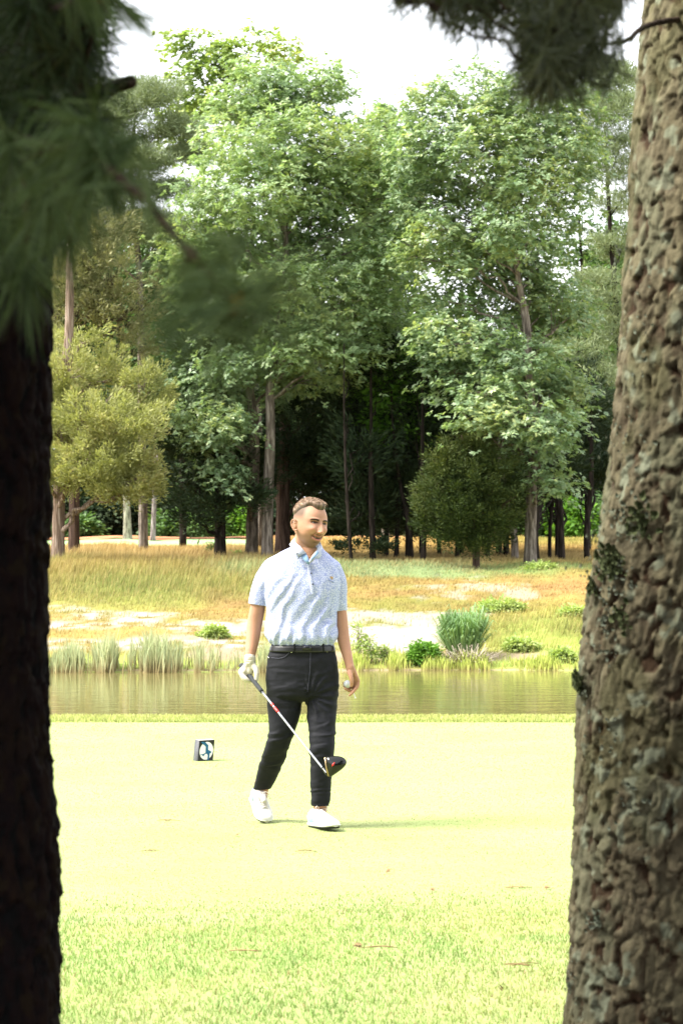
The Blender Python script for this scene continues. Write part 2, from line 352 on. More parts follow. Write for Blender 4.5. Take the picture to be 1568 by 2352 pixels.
# the bank meadow
r = rng(7); n = 240000; u = r.random(n); y = 47.4 + 39 * u ** .8; x = r.uniform(-1, 1, n) * (y * .185 + 1.5)
c, s, X, Yd = bank_col(x, y, True); keep = r.random(n) > np.clip(s * 1.1, 0, .985)
tall = .09 + .18 * blob(X, Yd, 340, 1310, 400, 60, .8) + .05 * np.clip((1310 - Yd) / 15, 0, 1) + .12 * blob(X, Yd, 1250, 1470, 170, 70, .6)
tall = tall * (1 + .5 * fbm(np.stack([x, y, x * 0], 1) * .9, 71, 3)); x, y, c, tall = x[keep], y[keep], c[keep], tall[keep]; n = len(x)
stalk = r.random(n) < .45; c = np.where(stalk[:, None], c * .5 + STRAW * .65, c * 1.05)
V, F, C = blades(x, y, gz(x, y) - .02, tall * r.uniform(.5, 1.25, n), np.where(stalk, .014, .026) * y / 60, r.uniform(.05, .55, n), r, c, False, 1.2, leandir=np.full(n, .3))
stuff('meadow_grass', 'golden and olive meadow grass covering the far bank', V, F, C)
r = rng(8); n = 60000; y = r.uniform(84, 112, n); x = r.uniform(-1, 1, n) * (y * .19 + 1); k = ~((x < -3.6) & (x > -19.5) & (y > 91.5 + .06 * (x + 9))); x, y = x[k], y[k]; n = len(x)
c, s, X, Yd = bank_col(x, y, True); V, F, C = blades(x, y, gz(x, y), r.uniform(.08, .22, n), np.full(n, .05), r.uniform(0, .5, n), r, c * 1.1, False)
stuff('back_meadow_grass', 'golden grass of the open meadow behind the grove', V, F, C)
# reeds and sedge along the water line
def fringe(seed, n, x0, x1, h0, h1, c1, c2, label, name, yo=47.15, dy=.7, clump=4., w=.03):
    r = rng(seed); X_ = r.uniform(x0, x1, n); Y0 = yo + r.normal(0, dy * .35, n); x = Y0 * (X_ - 784) * K; y = Y0 + shore(x)
    dn = fbm(np.stack([x * clump, y * 0, y * 0], 1), seed, 3); k = r.random(n) < np.clip(.42 + dn * 2.6, .05, 1); x, y, dn = x[k], y[k], dn[k]; n = len(x)
    c = mixn(np.tile(c1, (n, 1)).astype(float), np.array(c2), r.random(n)); h = r.uniform(h0, h1, n) * (1 + .6 * dn + .25 * np.sin(x * 1.3))
    V, F, C = blades(x, y, np.maximum(gz(x, y), -1.02) - .02, h, np.full(n, w), r.uniform(.02, .35, n), r, c, True, 1.1)
    C = C.reshape(-1, 5, 3); C[:, :2] = np.array([.33, .24, .12]); C = C.reshape(-1, 3)
    return stuff(name, label, V, F, C)
fringe(11, 5600, 40, 690, .18, .66, (.32, .38, .20), (.42, .43, .22), 'pale green reeds standing along the left shoreline', 'reeds', w=.026)
fringe(12, 5200, 780, 1480, .10, .26, (.34, .42, .08), (.44, .46, .12), 'low yellow green sedge along the right shoreline', 'sedge', 47.3, .8, w=.035)

r = rng(14); n = 150000; y = 10.3 + 10.6 * r.random(n) ** 1.35; x = r.uniform(-1, 1, n) * (y * .16 + .8); q = np.stack([x * .8, y * 1.6, x * 0], 1); n1 = fbm(q, 61, 3)
c = mixn(np.tile([.25, .32, .11], (n, 1)), np.array([.31, .33, .15]), np.clip(.5 + n1 * 1.4, 0, 1)) * r.uniform(.75, 1.15, n)[:, None]
V, F, C = blades(x, y, gz(x, y) + .004, r.uniform(.004, .010, n), r.uniform(.003, .006, n) * y / 12, r.uniform(.3, 1.4, n), r, c, False)
stuff('mown_grass', 'closely mown pale green grass of the teeing ground', V, F, C)
# ================================================================ trees
def bark(name, c1, c2, sc=(14, 14, 2.2), b=.8, bd=.03, lich=None):
    m = mat(name, c1, .95, .1); n = noise(m, 1., 6, coords(m, sc), .4); r = ramp(m, [(.36, tuple(.45 * v for v in c1)), (.5, c1), (.66, c2)]); L(m, n.outputs[0], r.inputs[0]); c = r.outputs[0]
    if lich:
        n2 = noise(m, 3.2, 5, coords(m)); r2 = ramp(m, [(.6, (0, 0, 0)), (.66, (1, 1, 1))]); L(m, n2.outputs[0], r2.inputs[0]); c = mixc(m, r2.outputs[0], c, lich)
    L(m, c, bsdf(m).inputs['Base Color']); bump(m, n.outputs[0], b, bd); return m
BK_OAK2 = bark('shaded_oak_bark', (.10, .08, .062), (.20, .165, .13))  # darker copy of the oak bark, with the leaning trunk's shade in its colour
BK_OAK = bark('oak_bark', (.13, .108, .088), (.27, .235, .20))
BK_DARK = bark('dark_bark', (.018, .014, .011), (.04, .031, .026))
BK_CEDAR = bark('cedar_bark', (.19, .135, .10), (.38, .31, .26), (22, 22, 1.2))
BK_LICH = bark('lichened_bark', (.20, .18, .14), (.34, .32, .25), (14, 14, 3), lich=(.50, .50, .40))
BK_RED = bark('red_cedar_bark', (.065, .042, .032), (.14, .095, .075), (22, 22, 1.2))
BK_PURP = bark('purple_grey_bark', (.17, .13, .13), (.30, .26, .26))
TWIG = mat('grey_twigs', (.30, .26, .20), .9, .1)
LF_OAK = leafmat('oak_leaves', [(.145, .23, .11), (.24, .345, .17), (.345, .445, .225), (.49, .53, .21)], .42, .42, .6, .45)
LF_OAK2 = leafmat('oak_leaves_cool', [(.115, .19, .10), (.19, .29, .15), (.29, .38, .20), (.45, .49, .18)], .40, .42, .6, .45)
LF_TOP = leafmat('young_leaves', [(.20, .30, .08), (.30, .40, .12), (.44, .49, .15)], .42, .5, .45)
LF_OLIVE = leafmat('olive_cedar_sprays', [(.21, .235, .075), (.31, .33, .125), (.40, .405, .17), (.37, .30, .12)], .34, .7, .2, .6)
LF_OLIVE2 = leafmat('grey_olive_sprays', [(.19, .19, .09), (.28, .28, .14), (.36, .35, .19)], .3, .7, .2, .6)
LF_CEDAR = leafmat('green_cedar_sprays', [(.018, .034, .008), (.032, .054, .011), (.06, .082, .017), (.10, .115, .024)], .15, .7, .25, .6)
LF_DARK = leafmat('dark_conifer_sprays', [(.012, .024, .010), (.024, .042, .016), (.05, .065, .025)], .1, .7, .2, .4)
LF_MID = leafmat('mid_green_leaves', [(.05, .10, .03), (.09, .17, .05), (.15, .25, .07)], .3, .5, .4, .6)
LF_PINE = leafmat('pine_needles_far', [(.12, .16, .075), (.19, .24, .12), (.26, .30, .14)], .2, .6, .3, .6)
LF_BRIGHT = leafmat('bright_vine_leaves', [(.06, .15, .02), (.12, .26, .03), (.20, .36, .06)], .35, .5, .4, .8)
LF_SHRUB = leafmat('pale_shrub_leaves', [(.22, .32, .10), (.33, .42, .13), (.44, .48, .20)], .35, .6, .3, 1.5)
LF_REED = leafmat('reed_leaves', [(.10, .20, .07), (.18, .30, .12), (.30, .40, .18)], .3, .5, .4, .8)

def leaf_quads(c, d, nrm, Ln, W, fold=.12):
    d = norm(d); s = norm(np.cross(d, nrm)); up = np.cross(s, d); n = len(c); Ln = np.broadcast_to(Ln, n)[:, None]; W = np.broadcast_to(W, n)[:, None]
    V = np.stack([c, c + d * Ln * .5 + s * W * .5 + up * Ln * fold, c + d * Ln, c + d * Ln * .5 - s * W * .5 + up * Ln * fold], 1).reshape(-1, 3)
    i = np.arange(n)[:, None] * 4; return V, [np.concatenate([i, i + 1, i + 2, i + 3], 1)]
def lobed(c, d, nrm, Ln, W):
    """oak leaf: five points with notches between them, gently cupped"""
    d = norm(d); s = norm(np.cross(d, nrm)); up = np.cross(s, d)
    sh = [(0, 0), (.22, .34), (.34, .16), (.55, .5), (.62, .18), (1, 0), (.62, -.18), (.55, -.5), (.34, -.16), (.22, -.34)]
    V = np.stack([c + d * (a * Ln)[:, None] + s * (b * W)[:, None] + up * (abs(b) * .25 * W)[:, None] for a, b in sh], 1).reshape(-1, 3)
    i = np.arange(len(c))[:, None] * 10
    q = [(0, 1, 2), (9, 0, 8)], [(0, 2, 4, 6), (0, 6, 8, 8)], [(2, 3, 4), (8, 6, 7), (4, 5, 6)]
    tri = np.concatenate([np.concatenate([i + a, i + b, i + e], 1) for a, b, e in [(0, 1, 2), (0, 8, 9), (0, 2, 8), (2, 4, 8), (4, 6, 8), (2, 3, 4), (6, 7, 8), (4, 5, 6)]])
    return V, [tri]
def sphere_dirs(n, r): return norm(r.normal(size=(n, 3)))
def in_blob(b, n, r, shell=.3):
    d = sphere_dirs(n, r); q = r.random(n) ** shell; wob = 1 + .5 * fbm(d * 2.6 + b[0][0], 7, 3)
    return b[0] + d * np.asarray(b[1]) * (q * wob)[:, None], d
def foliage(blobs, r, style, dens, leaf, clump):
    """leaves of a crown, gathered in clumps over the boughs; returns arrays and the clump centres per blob"""
    out = []; centres = []
    vol = sum((b[1][0] * b[1][1] * b[1][2]) ** (2 / 3) * b[2] for b in blobs)
    for b in blobs:
        share = (b[1][0] * b[1][1] * b[1][2]) ** (2 / 3) * b[2] / vol
        nc = max(3, int(dens[0] * share)); cc, dd = in_blob(b, nc, r); centres.append(cc)
        nl = dens[1]; m = nc * nl; ci = np.repeat(cc, nl, 0); di = np.repeat(dd, nl, 0)
        cr = (clump * r.uniform(.55, 1.35, nc)).repeat(nl)[:, None]
        if style == 'oak':           # leaves in flat whorls at twig ends, twigs drooping from the bough
            ntw = max(1, nl // 8); q = r.normal(size=(nc * ntw, 3)) * np.array([.62, .62, .30]); crt = (clump * r.uniform(.55, 1.4, nc)).repeat(ntw)[:, None]
            tw = np.repeat(cc, ntw, 0) + q * crt + np.array([0, 0, -.3]) * (np.linalg.norm(q[:, :2], axis=1) ** 2)[:, None] * crt; td = norm(q * [1, 1, .4] + np.repeat(dd, ntw, 0) * .5 + [0, 0, .1])
            tn = norm(np.array([0, 0, 1.]) + td * .5 + r.normal(size=td.shape) * .3); k8 = 8; m = len(tw) * k8; tc = np.repeat(tw, k8, 0); tdd = np.repeat(td, k8, 0); tnn = np.repeat(tn, k8, 0)
            ph = r.uniform(0, 2 * pi, m); e1 = norm(np.cross(tnn, tdd)); e2 = np.cross(e1, tnn); ax = norm(np.cos(ph)[:, None] * e1 + np.sin(ph)[:, None] * e2 + tdd * .45 - tnn * .22 + r.normal(size=(m, 3)) * .18)
            nr = norm(tnn + r.normal(size=(m, 3)) * .28); pos = tc + ax * .02 + r.normal(size=(m, 3)) * .02; l = leaf[0] * r.uniform(.6, 1.2, m); out.append((pos, ax, nr, l, l * leaf[1]))
        elif style == 'leaf':
            q = r.normal(size=(m, 3)) * np.array([.55, .55, .26]); pos = ci + q * cr + np.array([0, 0, -.25]) * (np.linalg.norm(q[:, :2], axis=1) ** 2)[:, None] * cr
            ax = norm(q * [1, 1, .3] + di * .4 + r.normal(size=(m, 3)) * .4 + [0, 0, -.15]); nr = norm(np.array([0, 0, 1.]) + di * .55 + r.normal(size=(m, 3)) * .45)
            l = leaf[0] * r.uniform(.6, 1.25, m); out.append((pos, ax, nr, l, l * leaf[1]))
        elif style == 'spray':       # cedar: ascending feathery tufts
            ax0 = norm(di * [1, 1, .3] + [0, 0, .55]); t = r.random(m)[:, None]; w_ = r.normal(size=(m, 3)) * (1.05 - .75 * t) * .42
            pos = ci + (ax0 * (t - .35) * 1.6 + w_) * cr; ax = norm(ax0 + w_ * .8 + r.normal(size=(m, 3)) * .45); nr = norm(r.normal(size=(m, 3)) + di)
            l = leaf[0] * r.uniform(.5, 1.3, m); out.append((pos, ax, nr, l, l * leaf[1]))
        elif style == 'pine':        # flat plates of needle tufts
            q = r.normal(size=(m, 3)) * [.6, .6, .16]; pos = ci + q * cr; ax = norm(r.normal(size=(m, 3)) + [0, 0, .7] + di * .5); nr = norm(r.normal(size=(m, 3)))
            l = leaf[0] * r.uniform(.6, 1.3, m); out.append((pos, ax, nr, l, l * leaf[1]))
    a = [np.concatenate([o_[k] for o_ in out]) for k in range(5)]
    return a, centres
def limb_pts(a, b, sag, r, n=7):
    t = np.linspace(0, 1, n)[:, None]; L_ = np.linalg.norm(b - a); k = r.normal(size=(n, 3)) * L_ * .035 * np.sin(t * pi)
    return a * (1 - t) + b * t + np.array([0, 0, 1.]) * (sag * L_ * np.sin(t * pi)) + k
def trunk_mesh(mb, pts, rad, r, seg=12, n=26, rough=.08, flare=1.18):
    q, rr = resample(pts, rad, n); h = q[:, 2] - q[0, 2]; rr = rr * (1 + (flare - 1) * np.exp(-h / (rad[0] * 2.2)))
    V, F = tube(q, rr, seg); c = np.repeat(q, seg, 0); d = V[:n * seg] - c
    V[:n * seg] = c + d * (1 + rough * fbm(V[:n * seg] * [5, 5, 1.2], 3, 3) * 2)[:, None]; mb.add(V, F)
    return q, rr
TREES = {}
def tree(name, label, xb, Y, trunk, blobs, leafm, barkm, seed, dens=(200, 60), leaf=(.2, .5), clump=.5, style='oak', group=None, depth=.9, limbs=True, cat='tree', lob=False, sub=5, limbr=.3):
    """trunk: (xd, yd, width, dY) points above the base, blobs: (xd, yd, rx, ry[, dY, weight]) in layout units at depth Y"""
    r = rng(seed); bx = P(xb, 0, Y)[0]; base = np.array([bx, Y, float(gz(bx, Y)) - .04]); t = thing(name, label, cat, base, group); u = K * Y
    w0 = trunk[0][0]; pts = [base - [0, 0, .15]]; rad = [w0 * u / 2]
    for p in trunk[1:]:
        q = P(p[0], p[1], Y + (p[3] if len(p) > 3 else 0)); pts.append(q); rad.append(p[2] * u / 2)
    mb = MB(); q, rr = trunk_mesh(mb, pts, np.array(rad), r, 14 if w0 > 20 else 8, 30 if w0 > 20 else 16); mb.build('trunk', barkm, t)
    B = []
    for b in blobs:
        dy = b[4] if len(b) > 4 else r.uniform(-1, 1); B.append((P(b[0], b[1], Y + dy), (b[2] * u, b[2] * u * depth, b[3] * u), b[5] if len(b) > 5 else 1.))
    a, cen = foliage(B, r, style, dens, leaf, clump)
    V, F = lobed(*a) if lob else leaf_quads(*a)
    mb = MB(); mb.add(V, F); mb.build('crown', leafm, t, False)
    if limbs:
        mb = MB()
        for b, cc in zip(B, cen):
            tgt = b[0] + [0, 0, -.1]; dz = np.abs(q[:, 2] - (tgt[2] - .35 * np.linalg.norm((tgt - q[-1])[:2]) - .5)); i = int(np.clip(np.argmin(dz), 3, len(q) - 1))
            l = limb_pts(q[i], tgt, .06, r, 9); r0 = max(rr[i] * limbr * 1.3, .02); mb.add(*tube(l, np.linspace(r0, r0 * .35, 9), 6))
            for c in cc[r.permutation(len(cc))[:sub]]:
                s = l[r.integers(4, 9)]; mb.add(*tube(limb_pts(s, c, .05, r, 6), np.linspace(r0 * .35, .008, 6), 4))
        mb.build('limbs', barkm, t)
    return t

G_OAK = 'oaks at the edge of the grove'
tree('oak_tree', 'tall oak with straight furrowed grey trunk and big pale green crown behind the man', 613, 72.5,
     [(28,), (616, 1120, 25), (621, 1000, 23), (620, 900, 20), (640, 760, 19), (655, 600, 15), (650, 430, 10), (640, 300, 6)],
     [(650, 215, 120, 75), (735, 230, 75, 90, .5), (570, 330, 120, 95, -1), (700, 330, 140, 90, -1), (770, 400, 90, 100), (600, 440, 150, 75, -1.5), (740, 500, 120, 80), (500, 480, 90, 60), (850, 440, 60, 70, 1),
      (640, 560, 110, 70, 1), (480, 600, 80, 60, -.5), (540, 660, 100, 40, -1), (690, 640, 120, 60, -1.6), (830, 610, 110, 60, -1), (770, 700, 120, 55, -1.2), (880, 580, 70, 50), (610, 760, 100, 40), (720, 800, 120, 40, -1), (840, 720, 90, 50), (430, 520, 60, 60), (420, 600, 60, 50), (450, 430, 60, 50), (470, 680, 90, 50), (880, 500, 60, 40), (900, 650, 60, 50, 1), (550, 540, 100, 60), (700, 590, 120, 60, 1.5), (620, 640, 120, 60, 1.5), (720, 420, 140, 90, 1.5), (600, 250, 120, 70, 1), (800, 320, 60, 80, 1), (780, 560, 100, 60, 1.5), (560, 760, 90, 50, 1), (880, 760, 80, 50, 1), (730, 860, 120, 30, .5), (820, 800, 90, 34, -1), (880, 700, 70, 40, -1), (680, 780, 80, 40, -1.5), (760, 760, 80, 40, -1), (860, 300, 55, 60), (875, 380, 60, 60, .5), (900, 440, 50, 50, .5), (905, 530, 50, 50, .5), (520, 250, 60, 60), (610, 160, 80, 36), (760, 170, 50, 40)],
     LF_OAK, BK_OAK, 101, (1900, 64), (.165, .62), .50, lob=True, group=G_OAK)
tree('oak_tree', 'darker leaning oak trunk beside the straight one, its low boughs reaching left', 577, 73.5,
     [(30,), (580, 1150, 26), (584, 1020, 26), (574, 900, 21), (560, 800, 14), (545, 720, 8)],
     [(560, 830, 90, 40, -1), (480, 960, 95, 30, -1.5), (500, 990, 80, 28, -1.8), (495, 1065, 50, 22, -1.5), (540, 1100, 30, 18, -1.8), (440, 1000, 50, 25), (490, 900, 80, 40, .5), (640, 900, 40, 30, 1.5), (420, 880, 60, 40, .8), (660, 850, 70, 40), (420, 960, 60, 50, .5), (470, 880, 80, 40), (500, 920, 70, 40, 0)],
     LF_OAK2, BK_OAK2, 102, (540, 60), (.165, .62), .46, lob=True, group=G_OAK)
tree('oak_tree', 'large oak on the right with a thick grey trunk and a domed yellow topped crown', 1217, 69.5,
     [(29,), (1219, 1150, 26), (1222, 1000, 24), (1212, 850, 21), (1208, 740, 19), (1190, 640, 13), (1170, 480, 9), (1150, 330, 6)],
     [(1120, 215, 100, 60, .5), (1230, 230, 100, 75), (1010, 290, 90, 75), (1110, 330, 130, 75, -1), (1270, 330, 110, 80), (1000, 400, 70, 50), (1200, 430, 120, 60, -1), (1080, 470, 90, 50), (1310, 430, 60, 60, 1), (1180, 530, 110, 55, -1.5), (1010, 520, 80, 45), (1060, 600, 70, 45, -.5),
      (1160, 640, 110, 45, 1), (1240, 600, 60, 50, 1), (1010, 680, 60, 45, 1), (1070, 760, 110, 50, -.5), (1200, 820, 120, 55, -.5), (1120, 900, 90, 50, -1.2), (1210, 960, 110, 50, -1.5), (1260, 1000, 60, 40, -1.5), (1090, 960, 60, 35, -1.5), (1290, 870, 60, 60, .5), (1270, 1090, 60, 40, -1), (1310, 720, 70, 70, 1), (960, 340, 60, 60), (950, 580, 50, 40), (1100, 540, 110, 60, 1.5), (1250, 520, 90, 60, 1.5), (1130, 400, 150, 80, 1.5), (1200, 700, 120, 60, 1.5), (1130, 820, 120, 70, 1.5), (1250, 880, 90, 60, 1.5), (1000, 780, 60, 60, 1), (1180, 280, 130, 70, 1), (1320, 350, 60, 60, 1), (1040, 850, 70, 60, 1), (1320, 900, 50, 60, 1), (1130, 600, 90, 50, 2.5), (1060, 560, 70, 40, 2.5), (1220, 620, 80, 50, 2.5), (1160, 560, 80, 40, 2.5), (1240, 700, 70, 50, 2), (1200, 1040, 90, 40, 0), (950, 250, 50, 50), (930, 360, 50, 60, .5), (930, 450, 40, 50, .5), (1000, 200, 70, 40), (1310, 200, 70, 60, .5), (1340, 280, 60, 60, .5), (960, 480, 60, 50, 1)],
     LF_OAK2, BK_OAK, 103, (1750, 64), (.165, .62), .48, lob=True, group=G_OAK)
tree('broadleaf_tree', 'slender airy tree with sunlit tufts rising highest at the top left of the wood', 600, 84,
     [(20,), (590, 900, 16), (560, 500, 11), (530, 300, 8), (510, 160, 4)],
     [(420, 110, 45, 40, 0, .8), (470, 95, 50, 35, 0, .8), (530, 130, 60, 50, 0, .9), (620, 95, 55, 30, 0, .8), (560, 70, 25, 12, 0, .5), (450, 170, 60, 30, 0, .7), (660, 130, 50, 25, 0, .7), (450, 230, 80, 40), (520, 220, 70, 60), (410, 320, 60, 60, 0, .7)],
     LF_TOP, BK_OAK, 104, (190, 44), (.22, .55), .5)
tree('pine_tree', 'open greyish pine with bare crooked boughs at the upper left of the wood', 330, 82,
     [(22,), (325, 900, 18), (318, 600, 14), (300, 400, 10), (310, 260, 5)],
     [(300, 225, 55, 34), (270, 250, 50, 40), (360, 215, 50, 34), (270, 320, 60, 30), (400, 290, 60, 28), (330, 370, 70, 30), (440, 350, 50, 25), (280, 430, 50, 30), (380, 440, 60, 28), (220, 480, 60, 40), (300, 520, 70, 36), (200, 380, 60, 40), (230, 260, 50, 40), (380, 530, 60, 36), (200, 560, 60, 40)],
     LF_PINE, BK_OAK, 105, (760, 100), (.24, .10), .55, 'pine')
tree('pine_tree', 'yellow green pine partly behind the right near trunk', 1440, 80,
     [(20,), (1430, 900, 16), (1400, 500, 10), (1390, 300, 5)],
     [(1390, 220, 60, 40), (1350, 270, 50, 36), (1420, 330, 50, 40), (1370, 400, 50, 30), (1410, 470, 40, 30), (1380, 650, 50, 36), (1410, 760, 50, 30), (1330, 800, 50, 24), (1400, 560, 40, 24), (1400, 860, 50, 30), (1430, 200, 60, 60), (1450, 420, 50, 60), (1400, 170, 60, 30), (1440, 250, 60, 40), (1380, 320, 50, 40), (1460, 340, 50, 40), (1430, 560, 50, 50), (1400, 700, 50, 40), (1450, 800, 50, 50)],
     LF_PINE, BK_DARK, 106, (420, 90), (.24, .10), .5, 'pine')
tree('broadleaf_tree', 'thin leaved tree letting the sky through at the right of the wood', 1350, 83,
     [(14,), (1346, 1000, 11), (1340, 700, 8), (1330, 500, 5)],
     [(1300, 560, 60, 50, 0, .5), (1360, 520, 60, 60, 0, .5), (1290, 660, 60, 40, 0, .8), (1350, 720, 70, 50), (1290, 800, 70, 50), (1370, 860, 60, 60), (1320, 940, 70, 50), (1390, 980, 50, 60), (1340, 1050, 60, 40), (1300, 470, 50, 40, 0, .35), (1410, 620, 40, 50, 0, .5)],
     LF_MID, BK_DARK, 107, (210, 48), (.2, .5), .5)
tree('broadleaf_tree', 'tree behind the notch between the crowns of the two big oaks', 885, 90, [(18,), (885, 900, 15), (885, 500, 10), (885, 280, 5)], [(880, 300, 60, 60), (850, 400, 80, 60), (930, 400, 80, 60), (880, 500, 90, 60), (940, 560, 80, 60), (860, 620, 90, 60), (940, 680, 50, 40, 0, .6), (870, 740, 80, 60)], LF_OAK2, BK_OAK, 108, (330, 64), (.26, .6), .6)
# olive cedars at the left
tree('cedar_tree', 'broad olive yellow cedar with a thick grey stringy trunk at the left edge', 132, 71,
     [(33,), (136, 1130, 28), (150, 900, 26), (160, 700, 20), (158, 560, 12)],
     [(150, 860, 70, 50, -.5), (230, 860, 90, 45), (330, 880, 60, 36), (350, 930, 45, 40), (200, 960, 100, 60, -1), (290, 980, 90, 60, -1), (230, 1060, 110, 60, -1.2), (320, 1090, 60, 45, -1), (160, 1090, 60, 50, -1), (280, 1130, 80, 26, -1), (150, 980, 60, 60), (90, 950, 70, 90), (190, 780, 50, 20), (80, 1080, 60, 50)],
     LF_OLIVE, BK_CEDAR, 110, (560, 100), (.15, .24), .34, 'spray')
tree('cedar_tree', 'half bare olive cedar with a red brown trunk and grey twigs above the broad one', 170, 77,
     [(26,), (168, 900, 22), (158, 740, 19), (152, 620, 15), (150, 540, 8)],
     [(160, 500, 60, 40, 0, .7), (230, 530, 70, 40, 0, .6), (170, 660, 70, 60, 0, .8), (240, 700, 70, 60, 0, .5), (330, 700, 40, 80, 0, .4), (300, 800, 60, 30, 0, .5), (200, 600, 90, 40, 0, .9), (140, 640, 60, 40, 0, .7), (270, 640, 70, 60, 0, .45), (180, 720, 80, 36, 0, .4), (290, 740, 60, 60, 0, .3), (110, 740, 60, 50, 0, .5), (170, 560, 80, 40, 0, .5), (120, 830, 70, 50)],
     LF_OLIVE2, BK_RED, 111, (330, 70), (.18, .24), .42, 'spray', sub=26)
# dark trees between
tree('cedar_tree', 'tall dark cedar whose black trunk stands left of the two oak trunks', 505, 73.5,
     [(28,), (505, 1130, 23), (500, 1000, 18), (490, 850, 12), (480, 700, 6)],
     [(440, 1000, 80, 60), (520, 1050, 90, 50), (420, 1100, 70, 45), (500, 1150, 110, 30), (400, 920, 60, 60, 1), (500, 900, 90, 60, 1), (450, 1190, 60, 16), (590, 1080, 60, 60, 1), (480, 790, 80, 60, 1)],
     LF_DARK, BK_DARK, 112, (330, 95), (.2, .2), .45, 'spray')
tree('broadleaf_tree', 'mid green tree filling the gap above the olive cedar', 420, 86,
     [(18,), (420, 800, 12), (425, 650, 7)],
     [(400, 620, 80, 60), (450, 560, 70, 50), (480, 680, 90, 60), (390, 720, 80, 60), (470, 780, 100, 50), (400, 830, 80, 50), (540, 800, 80, 60), (360, 560, 60, 60), (340, 650, 60, 60)],
     LF_MID, BK_DARK, 113, (520, 56), (.22, .5), .55)
tree('cedar_tree', 'red barked cedar just behind the man with a thick shaded trunk', 648, 76,
     [(36,), (650, 1130, 29), (655, 950, 24), (660, 800, 12)],
     [(650, 900, 70, 60), (700, 960, 70, 60), (660, 1040, 70, 50), (720, 1060, 60, 60), (610, 1110, 50, 40, 1), (700, 1130, 60, 40, 1)],
     LF_DARK, BK_RED, 114, (230, 90), (.2, .2), .45, 'spray')
tree('cedar_tree', 'bushy dark green cedar with a short red trunk in front of the grove', 1093, 69,
     [(17,), (1093, 1230, 15), (1085, 1100, 10), (1060, 1000, 5)],
     [(1045, 985, 11, 26), (1066, 1000, 15, 30), (1087, 1012, 13, 24), (981, 1105, 16, 14), (1181, 1135, 15, 14), (975, 1150, 13, 12), (1121, 1005, 11, 20), (1005, 1060, 15, 20), (1025, 1040, 28, 30), (1085, 1045, 33, 30, -.3), (1121, 1030, 25, 30), (1017, 1085, 36, 26), (1137, 1070, 33, 26), (1065, 1110, 49, 30, -.8), (1157, 1115, 28, 24), (993, 1130, 31, 26), (1113, 1140, 49, 30, -.6), (985, 1175, 28, 24), (1169, 1160, 28, 24), (1049, 1170, 57, 30, -.9), (1121, 1195, 49, 28, -.6), (997, 1215, 30, 20), (1169, 1200, 25, 18), (1041, 1230, 41, 22, -.4), (1097, 1250, 38, 20, -.4), (1137, 1240, 28, 18)],
     LF_CEDAR, BK_RED, 115, (470, 110), (.13, .22), .34, 'spray')
# the dark pine grove: slim trunks, one dark canopy each
gp = [(808, 7, -9, 70.5), (856, 12, -2, 72), (886, 9, -2, 75), (907, 7, 2, 74), (913, 6, 4, 76), (944, 9, -22, 73), (970, 11, 0, 71.5), (966, 8, -3, 78), (1010, 8, 3, 77), (1048, 8, -3, 75), (1060, 8, -5, 77), (1118, 9, 3, 74), (1145, 12, -2, 78), (1162, 11, 4, 77), (1182, 14, -22, 73.5), (1235, 9, -4, 71), (1262, 7, 8, 75), (1277, 6, 0, 76), (1290, 13, -8, 73), (1349, 11, 4, 74)]
desc = ['slim crooked trunk just right of the man', 'slim trunk with a low dark bough near its foot', 'narrow straight trunk left of the pair of thin stems', 'thin stem beside its paler twin', 'paler thin stem of the close pair', 'slender trunk leaning left away from its neighbour', 'dark upright trunk the leaning one crosses', 'short dark trunk close behind the upright one', 'narrow trunk under the left side of the bushy cedar', 'thin trunk under the bushy cedar, left of its red foot', 'second thin trunk under the cedar, nearest its red foot', 'narrow trunk right of the bushy cedar foot', 'dark trunk left of the crossed pair', 'straight dark trunk of the crossed pair', 'brown trunk leaning across the crossed pair', 'dark trunk close behind the thick grey oak trunk', 'thin stem leaning right, first beyond the oak', 'thinnest upright stem between two right hand trunks', 'dark tapering trunk, thickest beyond the oak', 'black trunk nearest the right foreground pine']
for i, ((xd, wd, ln, Y), ds) in enumerate(zip(gp, desc)):
    r = rng(300 + i); top = 790 if xd < 1000 else 880; bl = []
    for k in range(9): bl.append((xd + ln * 2 + r.uniform(-65, 65), top + 40 + (1165 - top) * k / 8 * .93, r.uniform(50, 80), r.uniform(34, 56), r.uniform(1, 7)))
    if xd > 1200: bl = [(b[0], min(b[1], 1080), b[2] * .7, b[3], b[4]) for b in bl]
    mid = (xd + ln * .2 + r.uniform(-4, 4), 1230, wd * .95)
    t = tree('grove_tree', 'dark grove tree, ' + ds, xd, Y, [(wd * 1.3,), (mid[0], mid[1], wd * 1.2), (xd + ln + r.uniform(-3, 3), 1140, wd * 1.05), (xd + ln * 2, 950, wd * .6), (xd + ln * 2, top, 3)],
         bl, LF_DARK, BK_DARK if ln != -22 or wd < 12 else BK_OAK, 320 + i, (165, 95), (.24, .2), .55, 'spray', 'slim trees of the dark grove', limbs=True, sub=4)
    if xd == 856:
        mb = MB(); a, _ = foliage([(P(840, 1258, Y - .2), (1.0, .4, .12), 1), (P(872, 1255, Y - .2), (.4, .4, .12), 1)], r, 'spray', (26, 60), (.13, .3), .18); mb.add(*leaf_quads(*a)); mb.build('low_bough', LF_DARK, t, False)
